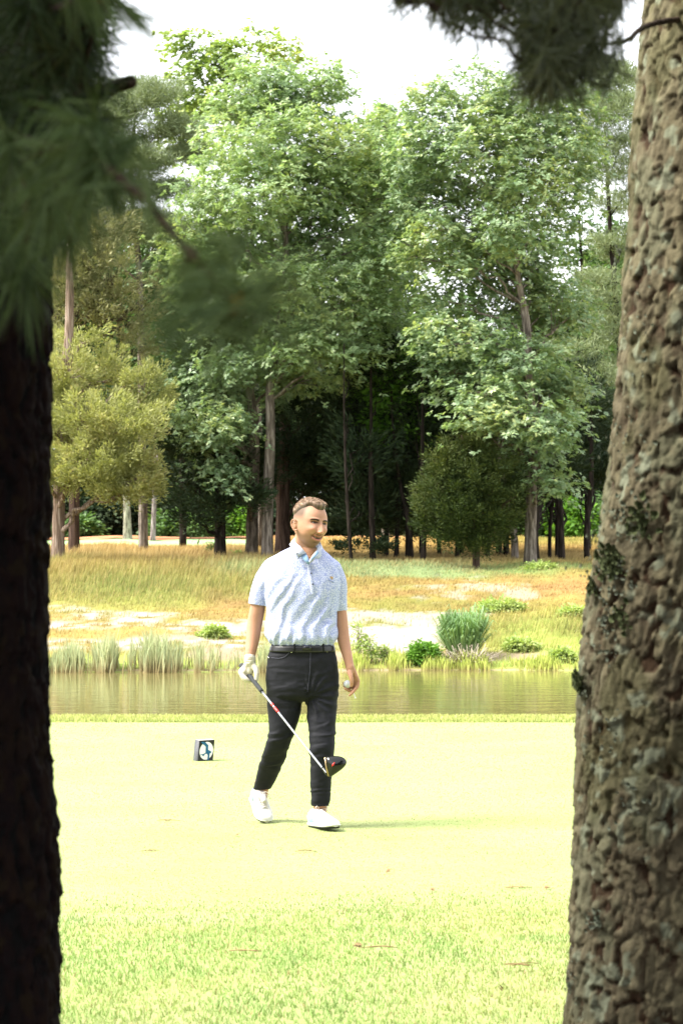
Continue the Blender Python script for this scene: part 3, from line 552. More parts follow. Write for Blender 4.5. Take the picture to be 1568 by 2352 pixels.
# two trees beyond the meadow at left
tree('woodland_tree', 'pale lichen spotted trunk standing in the pine straw at left', 293, 108, [(23,), (292, 1190, 17), (290, 1130, 15), (290, 950, 8)], [(290, 1050, 90, 60, 3), (250, 960, 80, 70, 3), (330, 1000, 80, 60, 3)], LF_DARK, BK_LICH, 120, (80, 60), (.3, .4), .7, 'leaf', 'trees at the pine straw edge')
tree('woodland_tree', 'slim purple grey trunk right of the lichen spotted one', 351, 107, [(14,), (353, 1180, 11), (355, 1120, 10), (355, 950, 5)], [(360, 1070, 70, 50, 3), (380, 1000, 70, 60, 3)], LF_DARK, BK_PURP, 121, (60, 60), (.3, .4), .7, 'leaf', 'trees at the pine straw edge')
# far wood
farw = [(-60, 420, 0), (40, 560, 1), (130, 470, 0), (220, 600, 1), (300, 560, 0), (395, 640, 1), (480, 560, 0), (560, 640, 1), (650, 560, 0), (745, 700, 1), (820, 790, 0), (905, 810, 0), (985, 800, 1), (1065, 690, 0), (1130, 780, 1), (1215, 720, 0), (1300, 700, 1), (1375, 560, 0), (1450, 520, 1), (1530, 450, 0), (1620, 420, 1)]
sides = ['far left', 'left', 'middle', 'right', 'far right']
for i, (xd, top, kd) in enumerate(farw):
    r = rng(400 + i); Y = 122 + 14 * r.random() + 6 * kd; bl = []; c = 1180; n = 9
    for k in range(n): yy = top + 50 + (1150 - top) * k / (n - 1) + r.uniform(-15, 15); bl.append((xd + r.uniform(-35, 35), yy, r.uniform(50, 80), r.uniform(45, 70)))
    m_ = [LF_MID, LF_DARK, LF_CEDAR, LF_MID, LF_OAK2][i % 5] if xd > 1150 or xd < 700 else [LF_DARK, LF_MID, LF_OAK2][i % 3]
    if xd < 620: m_ = [LF_MID, LF_DARK][i % 2]
    tree('woodland_tree', None, xd, Y, [(14,), (xd, 1100, 12), (xd + r.uniform(-8, 8), 900, 9), (xd, top, 4)], bl, m_, BK_DARK, 430 + i, (260, 42), (.45, .6), .95, 'leaf', 'trees of the far wood', sub=3)
names = []
fw = [o for o in SC.objects if o.get('group') == 'trees of the far wood']; fw.sort(key=lambda o: o.location.x / o.location.y)
where = ['behind the left near pine, outermost', 'seen past the edge of the left near pine', 'behind the half bare olive cedar', 'between the olive cedar and the lichened trunk', 'above the lichened trunk', 'above the purple grey trunk', 'behind the dark cedar at left', 'behind the leaning oak trunk', 'behind the straight oak trunk', 'behind the red barked cedar', 'low behind the first grove trunk', 'in the gap between the two big oaks', 'right of the gap between the oaks', 'behind the top of the bushy cedar', 'low behind the crossed grove trunks', 'behind the thick grey oak trunk', 'behind the thin stems at right', 'beside the right near pine', 'behind the right near pine', 'hidden mostly by the right near pine', 'outermost on the right behind the near pine']
for o, wh in zip(fw, where): o['label'] = 'far woodland tree ' + wh
# understorey bushes at the wood's edge
bu = [(175, 1215, 118, 40, 24, LF_MID, 'dark green bush beside the stringy cedar trunk'), (240, 1190, 120, 50, 36, LF_DARK, 'dark thicket bush left of the lichened trunk'), (330, 1185, 121, 50, 40, LF_DARK, 'dark thicket bush behind the purple grey trunk'), (405, 1205, 116, 50, 26, LF_MID, 'green bush beyond the putting green'), (470, 1210, 117, 40, 26, LF_MID, 'low green bush left of the black cedar trunk'), (545, 1195, 118, 40, 34, LF_BRIGHT, 'bright bush seen between black cedar and oak trunks'), (150, 1170, 121, 60, 50, LF_DARK, 'tall dark bush at the left end of the wood'), (870, 1170, 122, 90, 50, LF_DARK, 'dark bush deep in the grove'), (980, 1180, 123, 70, 40, LF_MID, 'green bush behind the leaning grove trunk'), (1120, 1180, 122, 80, 40, LF_DARK, 'dark bush behind the bushy cedar'), (1250, 1185, 120, 60, 36, LF_MID, 'green bush behind the thin stems'), (1320, 1190, 118, 50, 34, LF_BRIGHT, 'bright bush under the right hand oak boughs'), (1390, 1180, 119, 60, 44, LF_MID, 'green bush beside the right near pine'), (750, 1190, 123, 70, 40, LF_DARK, 'dark bush right of the man at the far meadow edge'), (640, 1190, 121, 60, 40, LF_DARK, 'dark bush between oak trunks and the man')]
for i, (xd, yd, Y, rx, ry, m_, lb) in enumerate(bu):
    r = rng(500 + i)
    tree('bush', lb, xd, Y, [(4,), (xd + 2, 1225, 3), (xd, yd, 2)], [(xd - rx * .4, yd + 8, rx * .7, ry * .8), (xd + rx * .4, yd + 5, rx * .7, ry * .8), (xd, yd - ry * .3, rx * .7, ry * .8)], m_, BK_DARK, 510 + i, (75, 44), (.32, .5), .6, 'leaf', 'bushes along the far wood', cat='bush')
tree('vine_covered_tree', 'bright green vine covered tree in the gap between the two big oaks', 935, 74, [(10,), (935, 1000, 8), (935, 820, 5)], [(935, 800, 45, 30), (960, 830, 40, 30), (910, 850, 45, 30), (880, 900, 50, 36), (940, 900, 60, 40), (900, 970, 60, 36)], LF_BRIGHT, BK_DARK, 130, (150, 60), (.24, .5), .5, 'leaf')
# ---------------------------------------------------------------- plants of the bank
def bank_Y(yd, xd=784):
    ys = np.linspace(47, 110, 800); x = ys * (xd - 784) * K; _, yy = disp(x, ys); return float(ys[np.argmin(np.abs(yy - yd))])
def clumpgrass(name, label, xd, yd, wpx, hpx, n, m, seed, spread=.35, lw=.03, group=None, cat='plant'):
    r = rng(seed); Y = bank_Y(yd, xd); bx = P(xd, 0, Y)[0]; base = np.array([bx, Y, float(gz(bx, Y))]); u = K * Y
    a = r.uniform(0, 2 * pi, n); q = np.sqrt(r.random(n)); rt = base + np.stack([np.cos(a) * q * wpx * u * .36, np.sin(a) * q * wpx * u * .36, np.full(n, -.03)], 1)
    h = hpx * u * r.uniform(.55, 1.05, n); tip = rt + np.stack([np.cos(a) * q * wpx * u * spread, np.sin(a) * q * wpx * u * spread, h], 1) + r.normal(0, .11, (n, 3)) * [1, 1, .8]
    dro = tip + np.stack([np.cos(a), np.sin(a), -np.full(n, .9)], 1) * (h * .13)[:, None]; s = np.stack([-np.sin(a + r.normal(0, 1, n)), np.cos(a), np.zeros(n)], 1) * lw / 2
    mid = (rt + tip) / 2 + [0, 0, .02]; V = np.stack([rt - s * .5, rt + s * .5, mid + s, mid - s, tip + s * .8, tip - s * .8, dro], 1).reshape(-1, 3); i = np.arange(n)[:, None] * 7
    o = mesh_np(name, V, [np.concatenate([np.concatenate([i, i + 1, i + 2, i + 3], 1), np.concatenate([i + 3, i + 2, i + 4, i + 5], 1)]), np.concatenate([i + 5, i + 4, i + 6], 1)], m, None, False, base)
    return tag(o, label, cat, group)
clumpgrass('reed_clump', 'tall blue green reed clump standing on the right bank above the water', 1063, 1508, 66, 96, 1500, LF_REED, 61, .40, .024)
clumpgrass('dry_grass_tuft', 'brown dry grass tuft spilling below the tall reed clump', 1075, 1528, 80, 34, 260, TWIG, 62, .5, .02)
def shrub(label, xd, yd, rx, ry, m_, seed, dens=(60, 46), leaf=(.10, .5), group=None, clump=.16, name='shrub'):
    Y = bank_Y(yd, xd); return tree(name, label, xd, Y, [(2.5,), (xd, yd - ry, 2), (xd + 2, yd - ry * 1.6, 1)], [(xd, yd - ry, rx, ry, 0), (xd - rx * .4, yd - ry * .8, rx * .6, ry * .7, 0), (xd + rx * .4, yd - ry * 1.1, rx * .6, ry * .7, 0)], m_, BK_DARK, seed, dens, leaf, clump, 'leaf', group, cat='shrub')
shrub('bright green round shrub left of the tall reed clump', 972, 1528, 26, 24, LF_BRIGHT, 601, (90, 46))
shrub('wide pale green shrub up the slope right of the reed clump', 1150, 1408, 46, 13, LF_SHRUB, 602, (90, 46))
shrub('pale shrub at the right, beside the near pine', 1315, 1418, 22, 10, LF_SHRUB, 603)
shrub('low pale shrub on the lower right bank', 1195, 1488, 26, 8, LF_SHRUB, 604)
shrub('pale shrub at the waterline near the right pine', 1290, 1518, 18, 10, LF_SHRUB, 605)
shrub('olive shrub above the reeds at left', 492, 1462, 15, 9, LF_SHRUB, 606)
shrub('small dark shrub at the foot of the black cedar trunk', 492, 1279, 13, 14, LF_MID, 607, (40, 40))
shrub('small green shrub right of the black cedar trunk', 545, 1284, 14, 7, LF_SHRUB, 608, (30, 30))
shrub('green shrub in front of the thick grey oak trunk', 1240, 1312, 26, 7, LF_SHRUB, 609)
for i, (xd, yd, h, lb) in enumerate([(822, 1522, 90, 'tall thin sapling by the left side of the sand bed'), (848, 1526, 62, 'shorter leafy sapling standing in front of the sand bed'), (884, 1522, 36, 'small seedling near the middle of the sand bed')]):
    Y = bank_Y(yd, xd); tree('sapling', lb, xd, Y, [(1.6,), (xd + 1, yd - h * .5, 1.2), (xd + 3, yd - h, .8)], [(xd + 2, yd - h * k, 6 + 5 * (1 - k), h * .09, 0) for k in (.35, .5, .65, .8, .95)], LF_SHRUB, TWIG, 620 + i, (26, 14), (.09, .4), .12, 'leaf', 'saplings in front of the sand bed', cat='sapling')
# ================================================================ the two near pines
BARKT = tintmat('near_pine_bark', .92, .12, 0, 0)
_n = noise(BARKT, 160, 5, coords(BARKT)); bump(BARKT, _n.outputs[0], .5, .004)
def shingles(p, s, wz):
    i = np.floor(p).astype(np.int64); best = np.zeros(len(p)); cid = np.zeros(len(p))
    for dx in (-1, 0, 1):
        for dy in (-1, 0, 1):
            for dz in (-1, 0, 1):
                c = i + np.array([dx, dy, dz]); v = p - c - np.stack([_h(c[:, 0], c[:, 1], c[:, 2], s + k) for k in (1, 2, 3)], 1); rd = _h(c[:, 0], c[:, 1], c[:, 2], s + 7)
                d = np.linalg.norm(v, axis=1) + wz; hh = np.clip((.80 - d) / .09, 0, 1) * (.25 + .75 * rd - .35 * v[:, 2]); m = hh > best
                best = np.where(m, hh, best); cid = np.where(m, rd, cid)
    return best, cid
def near_trunk(name, par, Y, edge, side, rad, dark, seed):
    """edge: (layout y, layout x of the inner edge); the bark plates are real relief"""
    r = rng(seed); e = np.array(edge, float); z_e = CAM_H + Y * (1237 - e[:, 0]) * K; x_e = Y * (e[:, 1] - 784) * K
    zs = np.concatenate([np.linspace(-.1, .34, 30), np.arange(.345, 3.05, .0052), np.linspace(3.1, 9.5, 60)])
    x_e = x_e + (side * -1 * -.0) + Y * K * (np.interp(e[:, 0], [0, 2352], [20, 6]) if side < 0 else np.full(len(e), -9.));  o_ = np.argsort(z_e); xe = np.interp(zs, z_e[o_], x_e[o_]); hi = zs > z_e.max(); xe[hi] = x_e[o_][-1] + (zs[hi] - z_e.max()) * .05 * -side
    lo = zs < z_e.min(); xe[lo] = x_e[o_][0] - side * (zs[lo] - z_e.min()) * .10 * -1 * (-1)
    rr = rad * np.interp(zs, [0, .5, 3, 9.5], [1.12, 1.0, .88, .45]); cx = xe - side * rr * 1.0
    nseg = 330; th = np.linspace(0, 2 * pi, nseg, endpoint=False)
    C = np.stack([cx, np.full(len(zs), Y), zs], 1); D = np.stack([np.cos(th), np.sin(th), 0 * th], 1)
    base = (C[:, None] + D[None] * rr[:, None, None]).reshape(-1, 3); Dn = np.tile(D, (len(zs), 1))
    q = base - np.repeat(np.stack([cx, cx * 0, cx * 0], 1), nseg, 0)
    w1 = np.stack([fbm(q * 7, s, 3) for s in (1, 2, 3)], 1); p = q * [1, 1, .50] + w1 * .05
    wz = fbm(q * 45, 77, 3) * .30
    h1_, cid = shingles(p * 35 + w1 * .6, seed, wz); h2_, cid2 = shingles((p + w1 * .03) * [60, 60, 40], seed + 5, wz * .8); plate = np.clip(h1_ * 2.2, 0, 1)
    big = fbm(q * [3, 3, 2], 9, 3)
    h = h1_ * .010 + h2_ * .007 + fbm(q * [80, 80, 26], 5, 4) * .007 + big * .014
    V = base + Dn * (h - .012)[:, None]
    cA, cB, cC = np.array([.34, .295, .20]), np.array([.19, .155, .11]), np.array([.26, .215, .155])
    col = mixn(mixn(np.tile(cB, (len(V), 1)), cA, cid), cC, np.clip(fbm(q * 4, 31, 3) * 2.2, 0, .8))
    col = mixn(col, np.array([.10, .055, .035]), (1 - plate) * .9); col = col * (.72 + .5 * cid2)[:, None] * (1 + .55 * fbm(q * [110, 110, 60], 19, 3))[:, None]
    li = np.clip((fbm(q * [9, 9, 6], 41, 4) - .13) / .08, 0, 1) * plate; col = mixn(col, np.array([.36, .38, .27]), li * .4)
    mo = np.clip((fbm(q * [6, 6, 4], 53, 4) - .17) / .1, 0, 1); col = mixn(col, np.array([.15, .17, .06]), mo * .3); pl = np.clip((fbm(q * 24, 67, 3) - .24) / .06, 0, 1) * plate; col = mixn(col, np.array([.50, .54, .43]), pl * .75)
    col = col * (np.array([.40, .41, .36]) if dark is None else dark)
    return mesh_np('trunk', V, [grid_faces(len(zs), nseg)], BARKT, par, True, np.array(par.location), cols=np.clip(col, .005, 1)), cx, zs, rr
RY, LY = 6.0, 4.8
redge = [(-40, 1468), (0, 1466), (300, 1442), (500, 1428), (750, 1408), (1000, 1388), (1200, 1364), (1300, 1350), (1450, 1326), (1545, 1316), (1700, 1312), (1850, 1308), (2000, 1304), (2150, 1298), (2352, 1290)]
ledge = [(-40, 128), (0, 128), (300, 128), (500, 127), (850, 118), (1100, 121), (1300, 117), (1700, 120), (1780, 128), (1850, 135), (2100, 139), (2352, 150)]
rb = thing('pine_tree', 'near pine on the right with sunlit flaking bark and pale green lichen', 'tree', (RY * (1500 - 784) * K, RY, 0), 'near pines framing the view')
lb = thing('pine_tree', 'near pine on the left with an almost black shaded trunk', 'tree', (LY * (-90 - 784) * K, LY, 0), 'near pines framing the view')
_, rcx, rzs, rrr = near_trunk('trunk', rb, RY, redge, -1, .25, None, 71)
_, lcx, lzs, lrr = near_trunk('trunk', lb, LY, ledge, 1, .22, np.array([.036, .022, .015]), 72)  # the left trunk's shade is put into its bark colour
# lichen and moss: little crinkled lobes standing off the bark
LICH = noisy('lichen', (.10, .12, .08), (.18, .20, .15), 60, .9, .2, .4, .003); MOSS = noisy('moss', (.05, .065, .028), (.11, .13, .06), 60, .95, .1, .5, .004)
def on_trunk(xd, yd, off=.004):
    z = CAM_H + RY * (1237 - yd) * K; c = np.interp(z, rzs, rcx); R_ = np.interp(z, rzs, rrr) + off; x = RY * (xd - 784) * K
    for _ in range(3):
        dx = np.clip((x - c) / R_, -.995, .995); y = RY - np.sqrt(1 - dx * dx) * R_; x = y * (xd - 784) * K; z = CAM_H + y * (1237 - yd) * K
    return np.array([x, y, z]), norm(np.array([dx, -math.sqrt(1 - dx * dx), 0]))
def lobes(name, m, spots, seed, sz=.0048, n=34):
    r = rng(seed); mb = MB()
    for (xd, yd, rx, ry, k) in spots:
        for _ in range(int(n * k)):
            p, nn = on_trunk(xd + r.normal() * rx * .5, yd + r.normal() * ry * .5); s = sz * r.uniform(.5, 1.3)
            t1 = norm(np.cross(nn, r.normal(size=3))); t2 = np.cross(nn, t1); th = np.linspace(0, 2 * pi, 9)[:-1]; rad = s * (1 + .35 * r.normal(size=8))
            ring = p + nn * (s * .55) + np.cos(th)[:, None] * rad[:, None] * t1 + np.sin(th)[:, None] * rad[:, None] * t2 + nn * (r.uniform(-.1, .6, 8) * s)[:, None]
            inner = p + nn * .001 + np.cos(th)[:, None] * rad[:, None] * .45 * t1 + np.sin(th)[:, None] * rad[:, None] * .45 * t2
            V = np.concatenate([ring, inner]); j = np.arange(8); j2 = (j + 1) % 8
            mb.add(V, [np.stack([j, j2, 8 + j2, 8 + j], 1), np.array([[8, 9, 10, 11], [8, 11, 12, 15], [12, 13, 14, 15]])])
    return mb.build(name, m, rb)
lobes('lichen', LICH, [(1395, 1310, 60, 50, 2.2), (1340, 1590, 10, 24, .5), (1400, 1410, 30, 60, 1), (1440, 1180, 40, 60, 1), (1360, 1240, 20, 60, .8), (1400, 1700, 40, 80, .5), (1365, 2110, 18, 24, .8), (1310, 2250, 14, 60, .7), (1480, 800, 30, 200, .5), (1440, 1850, 40, 80, .4), (1440, 1000, 60, 80, .7), (1390, 1500, 30, 30, .4), (1420, 560, 16, 90, .5)], 81)
lobes('moss', MOSS, [(1400, 1290, 30, 40, 2.0), (1328, 1568, 9, 22, 1.8), (1470, 1200, 30, 50, 1.2), (1360, 1350, 10, 20, .8), (1430, 1420, 20, 40, .7)], 82, .008)
# ---- needles
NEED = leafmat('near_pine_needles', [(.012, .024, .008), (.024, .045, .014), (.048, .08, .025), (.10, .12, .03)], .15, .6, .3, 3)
NEED2 = leafmat('near_pine_needles_lit', [(.045, .06, .03), (.075, .095, .045), (.11, .13, .055), (.15, .15, .05)], .3, .5, .5, 3)  # paler copy of the needles, their light put into the colour
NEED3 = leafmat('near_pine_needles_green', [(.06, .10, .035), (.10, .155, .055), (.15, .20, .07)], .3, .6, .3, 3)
BUD = noisy('pine_buds', (.30, .15, .03), (.42, .24, .06), 40, .8, .2, .2)
BRK = bark('branch_bark', (.05, .034, .022), (.09, .06, .04), (60, 60, 20), .6, .004)
def tuft(c, d, n, ln, r, spread=.75, back=.0):
    """a fan of long needles; spread 0 closed, 1 half a sphere"""
    a = norm(norm(d) * (1 - spread * .5) + r.normal(size=(n, 3)) * spread * .75 + np.array([0, 0, -.18])); l = ln * r.uniform(.65, 1.1, n)
    c = np.asarray(c) - norm(d) * (r.random(n)[:, None] * back); s = norm(np.cross(a, r.normal(size=(n, 3)))) * .0011
    mid = c + a * l[:, None] * .55; tip = c + a * l[:, None] + np.array([0, 0, -1.]) * (l * .10)[:, None]
    V = np.stack([c - s, c + s, mid + s, mid - s, tip], 1).reshape(-1, 3); i = np.arange(n)[:, None] * 5
    return V, [np.concatenate([i, i + 1, i + 2, i + 3], 1), np.concatenate([i + 3, i + 2, i + 4], 1)]
def near_branch(par, paths, tufts, seed, m, buds=True):
    r = rng(seed); mb = MB(); nodes = []
    for pts, r0, r1 in paths:
        q, rr = resample(np.array([P(*p) for p in pts]), np.linspace(r0, r1, len(pts)), 24); mb.add(*tube(q + r.normal(size=q.shape) * r0 * .12, rr, 8)); nodes.append(q)
    A = np.concatenate(nodes); nb = MB(); bb = MB()
    for (xd, yd, Y, dx, dy, dz, n, ln, sp) in tufts:
        c = P(xd, yd, Y); d = np.array([dx, dy, dz], float); k = np.argmin(np.linalg.norm(A - c, axis=1) + .15 * np.abs(A[:, 1] - c[1]))
        if np.linalg.norm(A[k] - c) > .01: mb.add(*tube(limb_pts(A[k], c, .06, r, 6), np.linspace(.004, .0022, 6), 5))
        nb.add(*tuft(c, d, n, ln, r, sp, .05))
        if buds and xd > 200 and n > 55: bb.add(*ellipsoid(c + norm(d) * .004, (.0045, .0045, .009), None, 8, 6))
    mb.build('branch', BRK, par); nb.build('needles', m, par, False)
    if buds: bb.build('buds', BUD, par)
r = rng(90); T = []
for _ in range(270):
    yd = r.uniform(-120, 540); xm = np.interp(yd, [-120, 0, 150, 300, 420, 540], [265, 245, 215, 225, 215, 120]); T.append((xm - abs(r.normal()) * 110 - r.random() * 40, yd, r.uniform(3.0, 4.4), r.uniform(-.4, 1), r.uniform(-.6, .3), r.uniform(-.9, .2), 42, .088, .8))
T = [t_ for t_ in T if t_[0] > -120]
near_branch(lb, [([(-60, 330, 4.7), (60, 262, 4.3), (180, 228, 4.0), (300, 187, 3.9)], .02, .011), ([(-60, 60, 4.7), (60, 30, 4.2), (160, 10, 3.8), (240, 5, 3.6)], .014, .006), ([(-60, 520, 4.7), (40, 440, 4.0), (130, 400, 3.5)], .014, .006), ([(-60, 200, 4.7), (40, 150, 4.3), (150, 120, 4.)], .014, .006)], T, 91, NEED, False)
T2 = [(232, 366, 2.35, .1, -.2, -.6, 150, .095, .95), (232, 366, 2.35, -.8, 0, -.5, 60, .10, .5), (232, 366, 2.35, .5, 0, -.9, 60, .11, .4), (545, 700, 1.95, -.75, -.2, -.5, 62, .13, .7), (545, 700, 1.95, .9, 0, .15, 60, .13, .5), (470, 610, 2.05, -.7, 0, -.5, 45, .10, .6), (425, 690, 2.1, -.2, 0, -1, 40, .08, .7), (500, 650, 2.0, -.5, -.2, -.9, 50, .12, .6), (350, 480, 2.15, .2, 0, -.9, 30, .10, .6),
      (110, 470, 2.6, -.1, 0, -1, 130, .10, .8), (40, 380, 2.7, .3, 0, -.9, 130, .10, .8), (160, 560, 2.7, -.5, 0, -.8, 60, .09, .7), (60, 650, 2.9, .3, 0, -1, 90, .10, .6), (20, 560, 2.9, .5, 0, -.9, 110, .10, .6), (290, 20, 2.4, .8, 0, -.7, 34, .09, .4), (225, -20, 2.5, .9, 0, -.5, 60, .09, .5), (170, 330, 2.6, .2, 0, -.8, 80, .09, .8)]
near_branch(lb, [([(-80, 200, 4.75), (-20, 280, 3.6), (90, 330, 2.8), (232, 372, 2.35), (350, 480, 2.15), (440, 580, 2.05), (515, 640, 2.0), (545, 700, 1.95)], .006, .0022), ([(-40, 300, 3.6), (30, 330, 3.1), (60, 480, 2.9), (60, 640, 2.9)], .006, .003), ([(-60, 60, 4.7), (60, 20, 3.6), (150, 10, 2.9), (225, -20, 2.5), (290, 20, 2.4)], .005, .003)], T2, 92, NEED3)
T = []
for _ in range(80):
    xd = r.uniform(905, 1460); yl = np.interp(xd, [905, 1000, 1100, 1250, 1460], [14, 60, 105, 120, 130]); T.append((xd, yl * r.uniform(-.6, .85), r.uniform(3.4, 3.9), r.uniform(-1, .3), r.uniform(-.3, .3), r.uniform(-1.0, -.1), 24, .062, .85))
for _ in range(60):
    T.append((1275 + r.normal() * 48, r.uniform(-20, 205), r.uniform(3.2, 3.7), r.uniform(-.8, .5), r.uniform(-.3, .3), -1, 40, .065, .8))
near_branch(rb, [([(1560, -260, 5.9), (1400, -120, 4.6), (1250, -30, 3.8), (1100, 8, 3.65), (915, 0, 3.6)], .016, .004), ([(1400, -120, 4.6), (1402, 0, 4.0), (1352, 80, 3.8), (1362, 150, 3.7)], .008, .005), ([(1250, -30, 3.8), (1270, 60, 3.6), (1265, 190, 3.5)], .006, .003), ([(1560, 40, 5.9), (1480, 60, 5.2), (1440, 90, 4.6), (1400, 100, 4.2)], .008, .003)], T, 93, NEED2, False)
# the crowns overhead, above the frame: they shade the trunks
CROWN = leafmat('overhead_needles', [(.03, .06, .02), (.06, .10, .03)], .1, .6, .3, 1)
for par, c0, sd in ((rb, np.array([2.3, 4.0, 0]), 95), (lb, np.array([-2.4, 3.4, 0]), 96)):
    r = rng(sd); B = [(c0 + [r.uniform(-2.2, 2.2), r.uniform(-3.6, .9), z], (1.7, 1.7, .7), 1.) for z in (3.9, 4.3, 4.8, 5.2, 5.8, 6.4, 7.0, 7.6, 8.3)]
    if par is lb: B = [b for b in B if b[0][2] < 6.0]; B += [(np.array([-3.2, 2.6, 3.1]), (1.5, 1.5, .9), 1.), (np.array([-3.6, 4.2, 2.4]), (1.2, 1.2, 1.), 1.), (np.array([-3.6, 3.6, 1.2]), (1.0, 1.3, .9), 1.), (np.array([-2.0, 4.6, 4.0]), (1.3, 1.0, .6), 1.)]
    else: B += [(np.array([3.3, 5.2, 3.8]), (1.4, 1.2, .7), 1.)]
    a, cen = foliage(B, r, 'pine', (400, 95), (.22, .14), .6); mb = MB(); mb.add(*leaf_quads(*a)); mb.build('crown', CROWN, par, False)
    mb = MB(); cxx, zz = (rcx, rzs) if par is rb else (lcx, lzs)
    for b in B:
        z = max(1.6, b[0][2] - .6); s = np.array([np.interp(z, zz, cxx), RY if par is rb else LY, z]); mb.add(*tube(limb_pts(s, b[0], .05, r, 8), np.linspace(.05, .015, 8), 6))
    mb.build('boughs', BRK, par)

# unseen trees added behind and beside the photographer to keep light off near trunks
for i, (x_, y_, lab) in enumerate([(4.1, 8.0, 'added light-blocking tree outside the view to the right, beyond the right near pine'), (5.2, 3.2, 'added light-blocking tree to the right of the photographer, beside the right near pine'), (4.6, -3.0, 'added light-blocking tree behind the photographer on the right'), (-.5, -6.5, 'added light-blocking tree straight behind the photographer'), (-5.2, -2.6, 'added light-blocking tree behind the photographer on the left'), (-5.4, 3.8, 'added light-blocking tree beyond the left near pine, outside the view')]):
    r = rng(700 + i); t = thing('broadleaf_tree', lab, 'tree', (x_, y_, 0), 'unseen trees added to block light')
    q, rr = resample(np.array([[x_, y_, -.1], [x_ + .1, y_, 2], [x_, y_ + .1, 4.5], [x_, y_, 7.5]]), np.array([.16, .13, .1, .03]), 20); mb = MB(); mb.add(*tube(q, rr, 10)); mb.build('trunk', BK_DARK, t)
    B = [(np.array([x_ + r.uniform(-.9, .9), y_ + r.uniform(-.9, .9), z_]), (1.5, 1.5, .8), 1.) for z_ in (1.0, 1.9, 2.8, 3.7, 4.6, 5.6, 6.6)]
    a, cen = foliage(B, r, 'leaf', (150, 70), (.24, .6), .6); mb = MB(); mb.add(*leaf_quads(*a)); mb.build('crown', LF_DARK, t, False)
    mb = MB(); [mb.add(*tube(limb_pts(q[min(19, 2 + k * 2)], b[0], .1, r, 7), np.linspace(.05, .012, 7), 6)) for k, b in enumerate(B)]; mb.build('limbs', BK_DARK, t)
# ================================================================ the golfer
from mathutils.bvhtree import BVHTree
HY = 13.45
def H(x, y, dy=0.): return P(x, y, HY + dy)
U = K * HY
def remesh(pieces, voxel, smooth=2, fac=.5):
    mb = MB()
    for V, F in pieces: mb.add(V, F)
    o = mb.build('tmp', None, None, False, np.zeros(3)); m = o.modifiers.new('r', 'REMESH'); m.mode = 'VOXEL'; m.voxel_size = voxel; m.adaptivity = 0
    if smooth: s = o.modifiers.new('s', 'SMOOTH'); s.iterations = smooth; s.factor = fac
    bpy.context.view_layer.update(); dg = bpy.context.evaluated_depsgraph_get(); e = o.evaluated_get(dg); me = bpy.data.meshes.new_from_object(e)
    V = np.empty(len(me.vertices) * 3, np.float32); me.vertices.foreach_get('co', V); V = V.reshape(-1, 3).astype(float)
    lt = np.empty(len(me.polygons), np.int32); me.polygons.foreach_get('loop_total', lt); li = np.empty(len(me.loops), np.int32); me.loops.foreach_get('vertex_index', li)
    nn = np.empty(len(me.vertices) * 3, np.float32); me.vertex_normals.foreach_get('vector', nn); nn = nn.reshape(-1, 3).astype(float)
    F = li[:lt.sum()].reshape(-1, 4) if (lt == 4).all() else None
    if F is None:
        F4 = []; st = np.cumsum(lt) - lt
        F = [li[np.add.outer(st[lt == k], np.arange(k))] for k in np.unique(lt)]
    else: F = [F]
    bpy.data.meshes.remove(me); bpy.data.objects.remove(o); return V, F, nn
def loft(rings, n=56, pw=2.3, m=None, scale=1.):
    """rings: (layout y, x left, x right, half depth in m, depth offset)"""
    R_ = np.array(rings, float)
    if m:
        t = np.arange(len(R_)); u = np.linspace(0, len(R_) - 1, m); q, _ = resample(np.column_stack([R_[:, 0] / 40, R_[:, 1:3] / 400, R_[:, 3:]]), np.ones(len(R_)), m); R_ = np.column_stack([q[:, 0] * 40, q[:, 1:3] * 400, q[:, 3:]])
    th = np.linspace(0, 2 * pi, n, endpoint=False); c, s = np.cos(th), np.sin(th); cx = np.sign(c) * np.abs(c) ** (2 / pw); sy = np.sign(s) * np.abs(s) ** (2 / pw); V = []
    for y, a, b, d, dy in R_:
        o_ = H((a + b) / 2, y, dy); w_ = (b - a) / 2 * K * (HY + dy) * scale; V.append(o_ + np.stack([cx * w_, sy * d * scale, 0 * cx], 1))
    V = np.concatenate(V); k = len(R_); V = np.concatenate([V, [V[:n].mean(0)], [V[(k - 1) * n:k * n].mean(0)]]); j = np.arange(n); j2 = (j + 1) % n; l = (k - 1) * n
    return V, [grid_faces(k, n), np.concatenate([np.stack([j2, j, np.full(n, k * n)], 1), np.stack([l + j, l + j2, np.full(n, k * n + 1)], 1)])]
def sk(pts, rad, n=None, seg=18, flat=1., fd=None):
    """limb chain through H-points"""
    q = np.array([H(*p) for p in pts]); rad = np.array(rad, float); n = n or max(8, len(pts) * 5); q, rad = resample(q, rad, n)
    return tube(q, rad, seg, round_ends=True, flat=flat, flat_dir=fd)
man = thing('person', 'man in pale blue patterned polo and dark trousers walking over the tee, smiling sideways', 'person', H(690, 1905, -.05))
man.location.z = 0.
# ---- head
yaw, pitch, roll = R(36), R(0), R(7)
Mh = np.array(Matrix.Rotation(yaw, 3, 'Z') @ Matrix.Rotation(pitch, 3, 'X') @ Matrix.Rotation(roll, 3, 'Y'))
